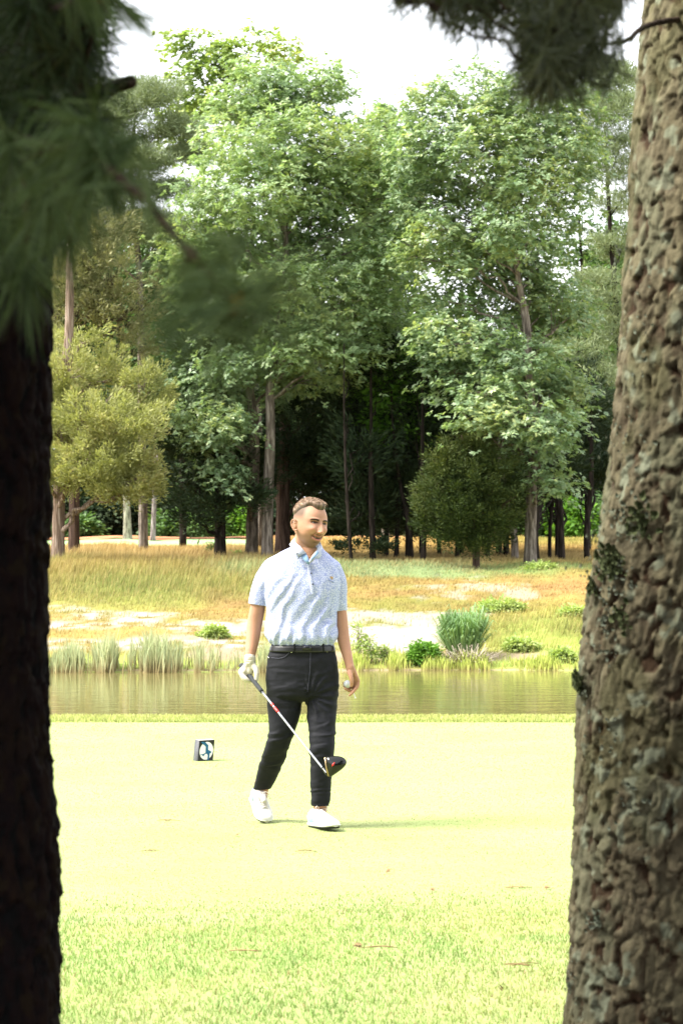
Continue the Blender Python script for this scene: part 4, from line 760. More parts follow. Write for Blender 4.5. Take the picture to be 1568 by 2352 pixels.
# local: x = his left, y = backwards is -; the face looks along local -Y of the world before turning
HS = np.array([1.13, 1.08, 1.03]); HC = H(712, 1203, -.03)
def hw(p):  # head local (x left, y forward, z up) -> world
    p = np.asarray(p, float) * HS; q = np.stack([p[..., 0], -p[..., 1], p[..., 2]], -1); return q @ Mh.T + HC
def hl(v):
    q = (v - HC) @ Mh; return np.stack([q[:, 0], -q[:, 1], q[:, 2]], 1) / HS
def ga(x, z, cx, cz, sx, sz): return np.exp(-((x - cx) / sx) ** 2 - ((z - cz) / sz) ** 2)
def mouth(x): return -.0815 + .0115 * (x / .03) ** 2
def ss(a, b, x): t = np.clip((x - a) / (b - a), 0, 1); return t * t * (3 - 2 * t)
def headgrid(nu=150, nv=120, feats=True):
    th = np.linspace(0, 2 * pi, nu, endpoint=False); ph = np.linspace(0, pi, nv + 2)[1:-1]
    d = np.stack([np.outer(np.sin(ph), np.sin(th)), np.outer(np.sin(ph), np.cos(th)), np.outer(np.cos(ph), np.ones(nu))], -1).reshape(-1, 3)
    d = np.concatenate([d, [[0, 0, 1.]], [[0, 0, -1.]]])
    pw = 2.35; k = (np.abs(d[:, 0]) ** pw + np.abs(d[:, 1]) ** pw + np.abs(d[:, 2]) ** pw) ** (-1 / pw); p = d * k[:, None] * [.073, .094, .123]; p[:, 2] *= np.where(p[:, 2] < 0, 1.075, 1.0)
    x, y, z = p.T.copy(); t = np.clip(-z / .123, 0, 1)
    x = x * (1 - .32 * t ** 1.9) * (1 + .03 * np.exp(-((z - .03) / .04) ** 2)); x = x * (1 - .10 * ss(.2, 1, y / .094) * ss(-.02, .09, z))
    fr = ss(.0, .6, d[:, 1]); y = np.where(y < 0, y * (1 - .5 * ss(.15, .9, t)) * (1.03), y); y = y - .010 * fr * ss(.2, .9, t) * 0 + .006 * fr * ss(.5, 1, t) - .010 * fr * ss(.04, .12, z)
    if feats:
        nz = ss(.014, -.004, z) * ss(-.0625, -.0535, z); nw = .0078 + .0062 * ss(-.01, -.052, z)
        y += fr * (.009 + .022 * ss(.008, -.050, z)) * np.exp(-(x / nw) ** 2) * nz
        for s in (-1, 1):
            y += fr * (.010 * ga(x, z, s * .0135, -.052, .006, .006) - .015 * ga(x, z, s * .030, .000, .015, .011) + .009 * ga(x, z, s * .030, .0165, .020, .006) + .013 * ga(x, z, s * .042, -.036, .018, .016)
                       + .0075 * ga(x, z, s * .030, .0062, .013, .0036) + .0055 * ga(x, z, s * .030, -.0075, .013, .004) - .007 * ga(x - s * (.021 + .010 * ss(-.05, -.08, z)), z + .065, 0, 0, .0035, .014) - .003 * ga(x, z, s * .047, -.075, .012, .02))
        zc = mouth(x); inm = np.exp(-(x / .030) ** 4)
        y += fr * inm * (.0045 * np.exp(-((z - zc - .010) / .0045) ** 2) + .008 * np.exp(-((z - zc + .0115) / .005) ** 2) - .009 * np.exp(-((z - zc) / .0045) ** 2))
        y += fr * (.010 * ga(x, z, 0, -.121, .018, .012) - .005 * ga(x, z, 0, -.103, .016, .005))
    return np.stack([x, y, z], 1), d, (nu, nv)
hp, hd, (nu, nv) = headgrid(); j = np.arange(nu); j2 = (j + 1) % nu; a_ = nu * nv
HF = [grid_faces(nv, nu), np.concatenate([np.stack([j2, j, np.full(nu, a_)], 1), np.stack([(nv-1)*nu + j, (nv-1)*nu + j2, np.full(nu, a_ + 1)], 1)])]
parts = [(hw(hp), HF)]
for s in (-1, 1):
    e = (np.array([[.073, .004, .018], [.082, .000, .029], [.088, -.010, .032], [.091, -.021, .024], [.090, -.023, .006], [.085, -.015, -.012], [.078, -.004, -.026], [.073, .003, -.022]]) + [0, -.008, -.024]) * [s, 1, 1]
    parts.append(tube(hw(resample(e, np.ones(8), 24)[0]), np.full(24, .0048), 10, round_ends=True)); parts.append(ellipsoid(hw([s * .077, -.018, -.020]), (.007, .015, .024), Mh @ np.array(Matrix.Rotation(s * R(-24), 3, 'Z')), 16, 12))
    e = np.array([[.082, -.012, -.009], [.084, -.020, -.011], [.083, -.021, -.023], [.079, -.013, -.031]]) * [s, 1, 1]; parts.append(tube(hw(resample(e, np.ones(4), 12)[0]), np.full(12, .003), 8, round_ends=True))
nb_ = hw([0, -.028, -.05]); nm = hw([0, -.034, -.105])
parts.append(tube(resample(np.array([nb_, nm, H(711, 1276, -.018), H(708, 1293, -.018), H(706, 1320, .02)]), np.array([.056, .0545, .057, .064, .075]), 20)[0], resample(np.array([nb_, nm, H(711, 1276, -.018), H(708, 1293, -.018), H(706, 1320, .02)]), np.array([.056, .0545, .057, .064, .075]), 20)[1], 28, round_ends=True))
# ---- trunk, arms, legs under the clothes
TORSO = [(1254, 676, 736, .06, .01), (1265, 652, 745, .072, .015), (1276, 632, 757, .084, .02), (1289, 615, 770, .098, .02), (1310, 604, 780, .112, .02), (1345, 606, 782, .122, .01), (1385, 609, 777, .126, .01), (1425, 610, 774, .126, .01), (1450, 607, 775, .132, .0), (1464, 609, 774, .134, .0), (1474, 616, 770, .128, 0), (1482, 624, 766, .116, 0), (1488, 628, 764, .108, 0)]
PELV = [(1484, 625, 766, .108, 0), (1498, 617, 771, .116, 0), (1530, 611, 777, .126, .0), (1560, 609, 779, .127, .0), (1588, 611, 778, .118, -.01), (1604, 616, 774, .10, -.01), (1612, 640, 756, .06, -.01)]
LEGB = [(1585, 611, 697, .095, 0), (1635, 614, 692, .092, -.01), (1675, 616, 681, .085, -.02), (1708, 610, 669, .078, -.01), (1745, 598, 655, .070, .06), (1785, 587, 638, .062, .14), (1814, 580, 623, .058, .20)]
LEGF = [(1585, 700, 778, .094, -.01), (1635, 703, 774, .090, -.04), (1690, 708, 771, .080, -.09), (1720, 709, 769, .078, -.11), (1765, 711, 765, .070, -.11), (1810, 712, 761, .062, -.11), (1853, 714, 757, .056, -.11)]
parts += [loft(TORSO, 40, m=30, scale=.84), loft(PELV, 40, m=16, scale=.84), loft(LEGB, 30, m=24, scale=.78), loft(LEGF, 30, m=24, scale=.78)]
parts += [sk([(614, 1312, .02), (600, 1350, .03), (592, 1395, .03), (584, 1440, .03), (580, 1472, .01), (575, 1505, -.02), (574, 1522, -.03)], [.034, .038, .0425, .0425, .038, .030, .027]),
          sk([(768, 1314, .03), (777, 1355, .03), (782, 1404, .03), (785, 1440, .02), (789, 1472, .0), (798, 1510, -.04), (804, 1536, -.06)], [.028, .030, .0335, .0365, .035, .027, .0235]),
          sk([(601, 1800, .19), (600, 1830, .21), (596, 1850, .2)], [.042, .036, .034]), sk([(736, 1840, -.11), (735, 1862, -.11), (736, 1885, -.13)], [.040, .036, .036]), sk([(598, 1845, .19), (606, 1875, .10)], [.032, .025]), sk([(738, 1885, -.14), (746, 1893, -.20)], [.030, .020])]
# left hand round the ball, index finger down beside it
d0 = -.06
def dj(L_): return [(x, y, z + d0) for x, y, z in L_]
F_ = [([(822, 1566, .01), (821.5, 1576, .0), (814, 1587, -.01), (803, 1598, -.015)], [.0098, .0092, .0085, .0072]), ([(819, 1564, .02), (818, 1580, .03), (807, 1589, .02), (792, 1583, -.005)], [.0098, .0092, .0085, .0072]),
      ([(814, 1562, .035), (812, 1577, .045), (800, 1583, .035), (790, 1577, .012)], [.0092, .0088, .008, .007]), ([(808, 1560, .045), (806, 1572, .055), (797, 1577, .048), (789, 1571, .024)], [.0085, .0078, .0072, .0064]), ([(802, 1546, -.02), (806, 1557, -.034), (807.5, 1567, -.036), (806.5, 1576, -.03)], [.0145, .0118, .0108, .0092])]
for p, ra in F_: parts.append(sk(dj(p), ra, 22, 14))
for k, (x, y, z) in enumerate([(822, 1566, .01), (819, 1564, .02), (814, 1562, .035), (808, 1560, .045), (804, 1552, -.015)]): parts.append(sk(dj([(804 + (1.5 - k) * .8, 1532,   .012 * k - .004), ((804 + x) / 2 + 1, (1532 + y) / 2, z * .6), (x, y, z)]), [.018, .0155, .0118], 14, 14))
bV, bF, bn = remesh(parts, .0029, 2, .4)
q = hl(bV); hx, hy, hz = q.T; inh = (np.linalg.norm(q, axis=1) < .16) & (hz > -.135)
skin = np.tile([.40, .21, .135], (len(bV), 1)); skin = skin * (1 + .10 * fbm(bV * 25, 3, 3) + .10 * fbm(bV * 160, 9, 2))[:, None]
front = inh & (hy > .02)
beard = np.clip(ss(-.055, -.078, hz) * ss(-.01, .03, hy) + ss(-.03, -.07, hz) * ss(.03, -.0, hy) * ss(-.05, -.01, hy), 0, 1) * (np.abs(hx) < .075) * inh
must = ga(hx, hz, 0, -.067, .024, .006) * front
skin = mixn(skin, np.array([.17, .095, .055]), np.clip(.85 * beard * (1 - ga(hx, hz, 0, -.087, .03, .012) * .7) + .9 * must + .9 * ga(hx, hz, 0, -.104, .012, .006) * front, 0, 1))
blush = sum(ga(hx, hz, s * .042, -.032, .018, .016) for s in (-1, 1)) * front + ga(hx, hz, 0, -.050, .014, .012) * front; skin = mixn(skin, np.array([.66, .29, .21]), np.clip(blush * .55, 0, 1))
zc = mouth(hx); lipm = front & (np.abs(hx) < .031); tp = 1 - (hx / .031) ** 2
lip = np.clip(np.exp(-((hz - zc - .008) / .003) ** 2) + np.exp(-((hz - zc + .010) / .0055) ** 2), 0, 1) * lipm * np.clip(tp * 2, 0, 1); skin = mixn(skin, np.array([.50, .18, .15]), lip * .8)
gap = np.exp(-((hz - zc) / (.0055 * np.clip(tp, .2, 1))) ** 4) * lipm * (tp > .06); skin = mixn(skin, np.array([.06, .015, .012]), gap)
for s in (-1, 1):
    br = np.exp(-((hz - .0115 - .0045 * np.cos((np.abs(hx) - .034) / .014)) / .0048) ** 4) * ss(.054, .046, np.abs(hx)) * ss(.010, .014, np.abs(hx)) * (np.sign(hx) == s) * front; skin = mixn(skin, np.array([.018, .009, .005]), np.clip(br * 1.5, 0, .96))
    ey = ga(hx, hz, s * .028, .001, .0165, .0065) * front; skin = mixn(skin, np.array([.15, .06, .04]), np.clip(ey * 1.2, 0, .8))  # brow shade in the eye sockets, painted into the skin colour
    li_ = np.exp(-((hz - .0030 + .0028 * ((hx - s * .030) / .014) ** 2) / .0030) ** 2) * (np.abs(hx - s * .030) < .0165) * front; skin = mixn(skin, np.array([.04, .02, .015]), np.clip(li_ * 1.1, 0, 1))
    cr = np.exp(-((hx - s * (.020 + (-.052 - hz) * .42)) / .0030) ** 2) * ss(-.090, -.076, hz) * ss(-.046, -.054, hz) * front; skin = mixn(skin, np.array([.20, .085, .05]), cr * .75); no = ga(hx, hz, s * .009, -.0605, .005, .0028) * front; skin = mixn(skin, np.array([.12, .04, .03]), np.clip(no * 1.2, 0, .9))  # smile creases and nostrils: their shade is painted into the skin
# close-cropped fade: buzzed hair darkens the sides of the scalp
fade = inh * ss(-.012, .05, hz) * ss(.056, .026, hy) * .95; fade = np.maximum(fade, inh * ss(-.03, .02, hz) * ss(-.02, -.05, hy) * .8); skin = mixn(skin, np.array([.085, .058, .038]), np.clip(fade, 0, .9))
SKIN = tintmat('skin', .55, .22, 0, 0); bsdf(SKIN).inputs['Subsurface Weight'].default_value = .04; bsdf(SKIN).inputs['Subsurface Radius'].default_value = (.02, .008, .004); bsdf(SKIN).inputs['Subsurface Scale'].default_value = .3

body = mesh_np('body', bV, bF, SKIN, man, True, np.array(man.location), cols=np.clip(skin, 0, 1))
bbvh = BVHTree.FromPolygons([tuple(v) for v in bV], [tuple(f) for F in bF for f in F.tolist()])
# eyes and teeth
EYE = mat('eye', (.28, .25, .23), .15, .5); IRIS = mat('iris', (.05, .03, .02), .1, .5); TEETH = mat('teeth', (.42, .38, .33), .3, .4)
for s in (-1, 1):
    V, F = ellipsoid(hw([s * .030, .0765, -.0010]), (.0115, .0065, .0040), Mh, 20, 14); mb = MB(); mb.add(V, F); e = mb.build('eye', EYE, man)
    mb = MB(); mb.add(*ellipsoid(hw([s * .030 + .001, .0818, -.0008]), (.0062, .0026, .0038), Mh, 14, 10)); i_ = mb.build('iris', IRIS, e, origin=np.array(man.location)); i_.location = Vector((0, 0, 0)); me = i_.data
    co = np.array([v.co for v in me.vertices]);
mbT = MB(); xs = np.linspace(-.018, .018, 22)
def fronty(x, z):
    m_ = (np.abs(hx - x) < .003) & (np.abs(hz - z) < .003) & (hy > .04) & inh; return hy[m_].max() if m_.any() else .08
yy = np.array([fronty(x, mouth(x)) for x in xs]) - .0008; zt = mouth(xs) + .0044; zb = mouth(xs) + .0012 * (1 - (xs / .022) ** 2)
tv = np.concatenate([np.stack([xs, yy, zt], 1), np.stack([xs, yy + .0012, (zt + zb) / 2], 1), np.stack([xs, yy - .0005, zb], 1), np.stack([xs, yy - .004, zb], 1)]); mbT.add(hw(tv), [grid_faces(4, 22, False)]); mbT.build('teeth', TEETH, man)
# ---- hair: a thick swept-back top over cropped sides
gp_, gd, (nu2, nv2) = headgrid(260, 200, False); x, y, z = gp_.T
line = .066 + .010 * (np.abs(x) / .05) ** 2 * (y > 0) - .0 ; topm = ss(line - .006, line + .006, z) * ss(-.12, .0, y + .05) ; lF = .071 + .024 * np.exp(-((np.abs(x) - .048) / .018) ** 2); lS = .040 + .036 * ss(-.05, .03, y); fz = ss(.02, .06, y); ln0 = lS * (1 - fz) + lF * fz; topm = ss(ln0 - .006, ln0 + .026, z) ** .7
topm = topm * 1.0
side = ss(.002, .045, z) * ss(.055, .03, y); back = ss(-.045, .0, z) * ss(-.035, -.06, y); side = np.maximum(side, back)
flow = np.stack([x * 1.0 + y * .35, z * .4, y * .18], 1); st = fbm(flow * [210, 90, 60], 3, 3); st2 = fbm(flow * [70, 40, 30], 6, 3)
th_ = -.0065 + side * .0035 + topm * (.018 + .009 * ss(.0, .08, y) + .005 * st + .009 * st2) ; nrm_ = norm(gp_ / np.array([.073, .094, .123]) ** 2)
hv = gp_ + nrm_ * th_[:, None] + np.array([0.12, .30, .15]) * (topm * .026 * ss(.01, .08, y))[:, None]
HAIR = tintmat('hair', .55, .4, 0, 0); hcol = np.tile([.21, .135, .085], (len(hv), 1)) * (1 + .9 * st + .7 * st2)[:, None]; hcol = mixn(hcol * .35, hcol, ss(.004, .022, z - ln0)); hcol = mixn(hcol, np.array([.36, .235, .15]), .35 * (1 - ss(.0, .05, z)))
j = np.arange(nu2); j2 = (j + 1) % nu2; a_ = nu2 * nv2; hm = MB(); HF2 = [grid_faces(nv2, nu2), np.concatenate([np.stack([j2, j, np.full(nu2, a_)], 1), np.stack([(nv2-1)*nu2 + j, (nv2-1)*nu2 + j2, np.full(nu2, a_ + 1)], 1)])]
hm.add(hw(hv), HF2, np.clip(hcol, .01, 1)[:]) if False else None
hm.V = [hw(hv)]; hm.n = len(hv); hm.F = {4: [HF2[0][(th_[HF2[0]] > -.002).any(1)]], 3: [HF2[1][(th_[HF2[1]] > -.002).any(1)]]}; hm.C = [np.clip(hcol, .01, 1)]
r = rng(44); cand = np.where((topm > .6))[0]; cand = cand[(topm[cand] > .9) & (z[cand] > ln0[cand] + .016)]; pick = r.choice(cand, 2600); root = hv[pick]; dirn = np.array([.75, .25, .5]) + r.normal(size=(2600, 3)) * .22; dirn = norm(dirn - nrm_[pick] * np.sum(dirn * nrm_[pick], 1)[:, None]); dirn = norm(dirn + nrm_[pick] * .28)
ln = r.uniform(.010, .020, 2600); s_ = norm(np.cross(dirn, r.normal(size=(2600, 3)))) * .0007; m1 = root + dirn * ln[:, None] * .6; t1 = root + dirn * ln[:, None] + np.array([.0, -.0, -.2]) * ln[:, None] * .5
SV = np.stack([root - s_, root + s_, m1 + s_, m1 - s_, t1], 1).reshape(-1, 3); i5 = np.arange(2600)[:, None] * 5
hm.add(hw(SV), [np.concatenate([i5, i5 + 1, i5 + 2, i5 + 3], 1), np.concatenate([i5 + 3, i5 + 2, i5 + 4], 1)], None); hm.C.append(np.repeat(np.array([.29, .19, .12]) * r.uniform(.5, 1.4, (2600, 1)), 5, 0)); hm.build('hair', HAIR, man)
# ---- cloth
def lay(v): return 784 + v[:, 0] / v[:, 1] / K, 1237 + (CAM_H - v[:, 2]) / v[:, 1] / K
sV, sF, sn = remesh([loft(TORSO, 72, m=60), sk([(622, 1305, .02), (609, 1330, .03), (598, 1362, .03), (591.5, 1392, .03)], [.050, .057, .0565, .0535], 26, 30), sk([(766, 1306, .02), (776, 1335, .03), (780, 1372, .03), (782, 1406, .03)], [.044, .047, .042, .0385], 26, 30),
                     sk([(655, 1288, .02), (626, 1303, .02)], [.052, .052], 10, 24), sk([(738, 1288, .02), (766, 1307, .02)], [.050, .045], 10, 24)], .0045, 5, .5)
# open the cuffs: flatten the caps so the sleeve ends square
for (cx_, cy_, ax_) in ((591.5, 1390, (-.17, 1)), (782, 1404, (.05, 1))):
    c_ = H(cx_, cy_, .03); a3 = norm(np.array([ax_[0], 0, -ax_[1]])); dd = (sV - c_) @ a3; rad_ = np.linalg.norm((sV - c_) - dd[:, None] * a3, axis=1); m_ = (dd > 0) & (rad_ < .075) & (dd < .08); sV[m_] -= a3 * (dd[m_] * .97)[:, None]
X_, Y_ = lay(sV); fr = np.clip(-sn[:, 1] * 1.5 + .3, 0, 1)
c1 = (X_ * .86 + Y_ * .50); c2 = (X_ * .50 - Y_ * .86); nz = fbm(np.stack([X_ * .03, Y_ * .03, X_ * 0], 1), 5, 3)
def ridge(t): return (.5 + .5 * np.cos(2 * t)) ** 1.3
env = ss(1345, 1400, Y_) * ss(1488, 1462, Y_) * ss(600, 625, X_); nfold = ridge(c1 * .115 + nz * 2.2 + c2 * .008) * (.55 + .8 * np.clip(fbm(np.stack([c1 * .03, c2 * .008, c1 * 0], 1), 8, 2) + .5, 0, 1))
dsp = .0105 * env * (nfold - .4)
dsp += .007 * ss(1300, 1340, Y_) * ss(1420, 1370, Y_) * (ridge((X_ - (Y_ - 1340) * -.75) * .11 + nz * 2) - .4) * np.exp(-((X_ - 650) / 45) ** 2)
dsp += .009 * (ridge((X_ + Y_ * .35) * .13 + nz * 2.5) - .4) * np.exp(-((X_ - 752) / 22) ** 2 - ((Y_ - 1420) / 60) ** 2)
dsp += .006 * ss(1452, 1470, Y_) * (ridge(X_ * .21 + nz * 3) - .4); dsp += .003 * fbm(sV * 22, 4, 3)
sV = sV + sn * (dsp * (.35 + .65 * fr))[:, None]
SH = mat('polo_cloth', (.5, .5, .6), .8, .15)
vo = N(SH, 'ShaderNodeTexVoronoi'); vo.inputs['Scale'].default_value = 105; vo.inputs['Randomness'].default_value = .8; vo.feature = 'DISTANCE_TO_EDGE'; L(SH, coords(SH, (1, 1, .8)), vo.inputs['Vector'])
rs = ramp(SH, [(.04, (.27, .31, .55)), (.24, (.53, .56, .70))]); L(SH, vo.outputs[0], rs.inputs[0]); L(SH, rs.outputs[0], bsdf(SH).inputs['Base Color'])
shirt = mesh_np('polo_shirt', sV, sF, SH, man, True, np.array(man.location)); sbvh = BVHTree.FromPolygons([tuple(v) for v in sV], [tuple(f) for F in sF for f in F.tolist()])
tV, tF, tn = remesh([loft(PELV, 72, m=30), loft(LEGB, 48, m=40), loft(LEGF, 48, m=40)], .005, 4, .5)
X_, Y_ = lay(tV); q = np.stack([X_ * .022, Y_ * .07, X_ * 0], 1); kn = .35 + .65 * (np.exp(-((Y_ - 1725) / 40) ** 2) + .35 * ss(1760, 1850, Y_) + .6 * np.exp(-((Y_ - 1600) / 30) ** 2)); nz = fbm(q * .5, 12, 3)
dsp = -.0025 + .010 * kn * (ridge(Y_ * .10 + nz * 5 + X_ * .03) - .45) * np.clip(.5 + fbm(q, 14, 3) * 1.6, 0, 1.3) + .003 * fbm(tV * 18, 6, 3)
ang = np.arctan2(Y_ - 1600, X_ - 715); dsp += .008 * (ridge(ang * 7 + nz) - .4) * np.exp(-((np.hypot(X_ - 725, Y_ - 1600) - 30) / 26) ** 2) * (X_ > 700)
m_ = (Y_ > 1790); tV = tV + tn * dsp[:, None]
TR = noisy('trouser_cloth', (.004, .0045, .007), (.0075, .008, .012), 300, .78, .25, .15, .001)
trous = mesh_np('trousers', tV, tF, TR, man, True, np.array(man.location)); tbvh = BVHTree.FromPolygons([tuple(v) for v in tV], [tuple(f) for F in tF for f in F.tolist()])
cam_o = Vector((0, 0, CAM_H))
def hit(bvh, xd, yd, off=.002):
    d = Vector(P(xd, yd, 1.) - np.array([0, 0, CAM_H])).normalized(); p, n_, _, _ = bvh.ray_cast(cam_o, d); 
    if p is None: p = Vector(H(xd, yd, -.1)); n_ = Vector((0, -1, 0))
    return np.array(p) - np.array(d) * off, np.array(n_)
def strip(bvh, line, wpx, off=.003, n=16, thick=.0015):
    """a narrow band lying on the cloth along a layout line"""
    ln_ = np.array(line, float); t = np.linspace(0, 1, n) * (len(ln_) - 1); xs = np.interp(t, range(len(ln_)), ln_[:, 0]); ys = np.interp(t, range(len(ln_)), ln_[:, 1]); dx, dy = np.gradient(xs), np.gradient(ys); m = np.hypot(dx, dy); nx, ny = -dy / m, dx / m
    a = np.array([hit(bvh, x_ + u * wpx / 2, y_ + v * wpx / 2, off)[0] for x_, y_, u, v in zip(xs, ys, nx, ny)]); b = np.array([hit(bvh, x_ - u * wpx / 2, y_ - v * wpx / 2, off)[0] for x_, y_, u, v in zip(xs, ys, nx, ny)])
    bk = np.array([0, thick + off, 0]); V = np.concatenate([a + bk, a, b, b + bk]); return V, [grid_faces(4, n, False)]
DARK = mat('dark_buttons', (.03, .03, .05), .3, .5); BLUE = noisy('collar_lining', (.20, .32, .52), (.24, .36, .55), 200, .75, .2, .1); WHT = noisy('collar_cloth', (.46, .51, .62), (.52, .56, .64), 120, .75, .2, .1); BELT = mat('belt_leather', (.008, .008, .009), .4, .5); STEEL = mat('polished_metal', (.7, .7, .72), .25, .5, 1.)
# collar: stand round the neck, two leaves, blue lining
def ringband(cx_, rx_, yb, yf, hpx, dyc, dd, flare, mt, nm, parent):
    th = np.linspace(R(-52), R(232), 60); V = []
    for k in range(4):
        t = k / 3
        for a in th:
            f = (1 - np.sin(a)) / 2; yd = yb + (yf - yb) * f ** 1.3 - hpx * (1 - t); V.append(H(cx_ + (rx_ + flare * t) * np.cos(a), yd, dyc + (dd + flare * U * t) * np.sin(a)))
    mb = MB(); mb.add(np.array(V), [grid_faces(4, 60, False)]); o = mb.build(nm, mt, parent); s = o.modifiers.new('t', 'SOLIDIFY'); s.thickness = .003; return o
collar = ringband(706.5, 29.5, 1251, 1291, 14, .0, .078, 6, WHT, 'collar', man)
def leafpoly(pts, mt, nm, parent, th_=.004):
    V = np.array([H(*p) for p in pts]); n = len(V); c = V.mean(0) + [0, -.006, 0]; V2 = np.concatenate([V, [c], V + [0, th_, 0]]); j = np.arange(n); j2 = (j + 1) % n
    mb = MB(); mb.add(V2, [np.stack([j, j2, np.full(n, n)], 1), np.stack([j, n + 1 + j, n + 1 + j2, j2], 1)]); return mb.build(nm, mt, parent, False, origin=parent.matrix_world.translation if parent is not man else None)
bpy.context.view_layer.update()
leafpoly([(676, 1236, .01), (683, 1247, -.03), (692, 1259, -.072), (703, 1272, -.108), (694, 1275, -.122), (684, 1281, -.128), (675, 1268, -.105), (664, 1252, -.05)], WHT, 'collar_leaf', man)
leafpoly([(733, 1250, -.03), (738, 1263, -.06), (737, 1272, -.09), (729, 1280, -.118), (711, 1296, -.138), (709, 1290, -.136), (717, 1277, -.12), (728, 1264, -.088)], WHT, 'collar_leaf', man)
leafpoly([(702, 1270, -.10), (708, 1282, -.114), (711, 1292, -.130), (709, 1299, -.132), (700, 1291, -.126), (690, 1279, -.115)], BLUE, 'collar_lining', man)
leafpoly([(716, 1279, -.118), (729, 1266, -.092), (732, 1271, -.10), (714, 1290, -.134)], BLUE, 'collar_lining', man)
mb = MB(); mb.add(*strip(sbvh, [(709, 1297), (713, 1330), (719, 1366)], 9, .0035)); mb.build('placket', SH, man)
mb = MB()
for x_, y_ in ((714.5, 1318), (718, 1343), (682.5, 1273)):
    p, n_ = hit(sbvh, x_, y_, .006 if y_ > 1300 else .004); p = p if y_ > 1300 else H(x_, y_, -.128); mb = MB(); mb.add(*ellipsoid(p, (.0048, .003, .0048), None, 14, 8)); mb.build('button', DARK, man)
LOGO = mat('gold_thread', (.42, .27, .12), .6, .3); mb = MB()
for pl in ([(758, 1325), (764, 1325.5), (765, 1329), (763, 1333), (760.5, 1330), (758, 1328)],):
    V = np.array([hit(sbvh, a, b, .003)[0] for a, b in pl]); c = V.mean(0); n = len(V); j = np.arange(n); mb.add(np.concatenate([V, [c + [0, -.001, 0]]]), [np.stack([j, (j + 1) % n, np.full(n, n)], 1)])
lg = mb.build('chest_logo', LOGO, man); mb = MB(); mb.add(*strip(sbvh, [(754, 1333), (767, 1339)], 1.3, .003, 6)); mb.build('chest_logo_line', mat('blue_thread', (.2, .25, .5), .6, .3), man)
# belt
BL = [(1482, 624.5, 765.5, .117, 0), (1488, 622, 767, .119, 0), (1494, 620, 768.5, .120, 0), (1497, 619, 769, .120, 0)]
V, F = loft(BL, 72); mb = MB(); mb.add(V, F[:1]); belt = mb.build('belt', BELT, man); belt.modifiers.new('t', 'SOLIDIFY').thickness = .004
bV2 = V[:4 * 72]; tb = BVHTree.FromPolygons([tuple(v) for v in bV2], [tuple(f) for f in F[0].tolist()])
bo = np.array(man.location)
for nm, xd, w_, h_, mt in (('buckle', 705, 21, 11, mat('dark_buckle', (.035, .035, .04), .25, .5, .8)), ('belt_loop', 676, 5, 20, TR), ('belt_loop', 742, 5, 20, TR)):
    p, n_ = hit(tb, xd, 1489.5, .004); V, F = boxv(p, (w_ * U / 2, .003, h_ * U / 2)); mb = MB(); mb.add(V, F); o = mb.build(nm, mt, belt, False, origin=np.array(p)); o.location = Vector(p) - man.location
mb = MB(); mb.add(*strip(tbvh, [(622, 1512), (640, 1514), (655, 1510), (664, 1500)], 1.6, .002)); mb.add(*strip(tbvh, [(713, 1500), (712, 1540), (706, 1590)], 1.4, .002)); mb.build('seam', mat('seam_thread', (.05, .05, .07), .7, .2), man, False)
for x_, y_ in ((669, 1499), (617, 1512), (751, 1498)):
    p, n_ = hit(tbvh, x_, y_, .001); mb = MB(); mb.add(*ellipsoid(p, (.0045, .003, .0045), None, 12, 8)); mb.build('rivet', STEEL, man)
# glove and the hand in it
GL = noisy('glove_leather', (.46, .41, .32), (.54, .50, .42), 60, .6, .3, .5, .004)
g = []; K_ = [(556, 1548, -.045), (552, 1546, -.02), (553, 1542, .005), (557, 1538, .025)]; M_ = [(566, 1561, -.062), (562, 1562, -.036), (561, 1558, -.010), (563, 1552, .014)]; T_ = [(576, 1565, -.052), (575, 1565, -.028), (574, 1561, -.004), (574, 1555, .016)]
for a, b, c in zip(K_, M_, T_): g.append(sk([a, ((a[0] + b[0]) / 2 - 1, (a[1] + b[1]) / 2 + .5, (a[2] + b[2]) / 2), b, (b[0] + 6, b[1] + 4, (b[2] + c[2]) / 2), c], [.0122, .0112, .0112, .0105, .009], 20, 16)); g.append(sk([(574, 1520, -.03), ((574 + a[0]) / 2 + 3, (1520 + a[1]) / 2, -.03), a], [.024, .020, .0125], 14, 18))
g.append(sk([(578, 1528, -.035), (587, 1538, -.055), (589.5, 1549, -.068), (588.5, 1562, -.072)], [.021, .0155, .0140, .0125], 20, 18)); g.append(sk([(574, 1513, -.028), (574, 1524, -.03)], [.0315, .031], 8, 24)); g.append(sk([(576, 1530, -.03), (572, 1545, -.03), (568, 1550, -.03)], [.026, .024, .016], 10, 20))
gV, gF, gn_ = remesh(g, .003, 2, .4); gV = gV + gn_ * (.0022 * ridge(gV[:, 2] * 260 + fbm(gV * 60, 3, 2) * 4) * ss(1.6 + HY * (1237 - 1536) * K, 1.6 + HY * (1237 - 1518) * K, gV[:, 2]))[:, None]
mesh_np('glove', gV, gF, GL, man, True, np.array(man.location))
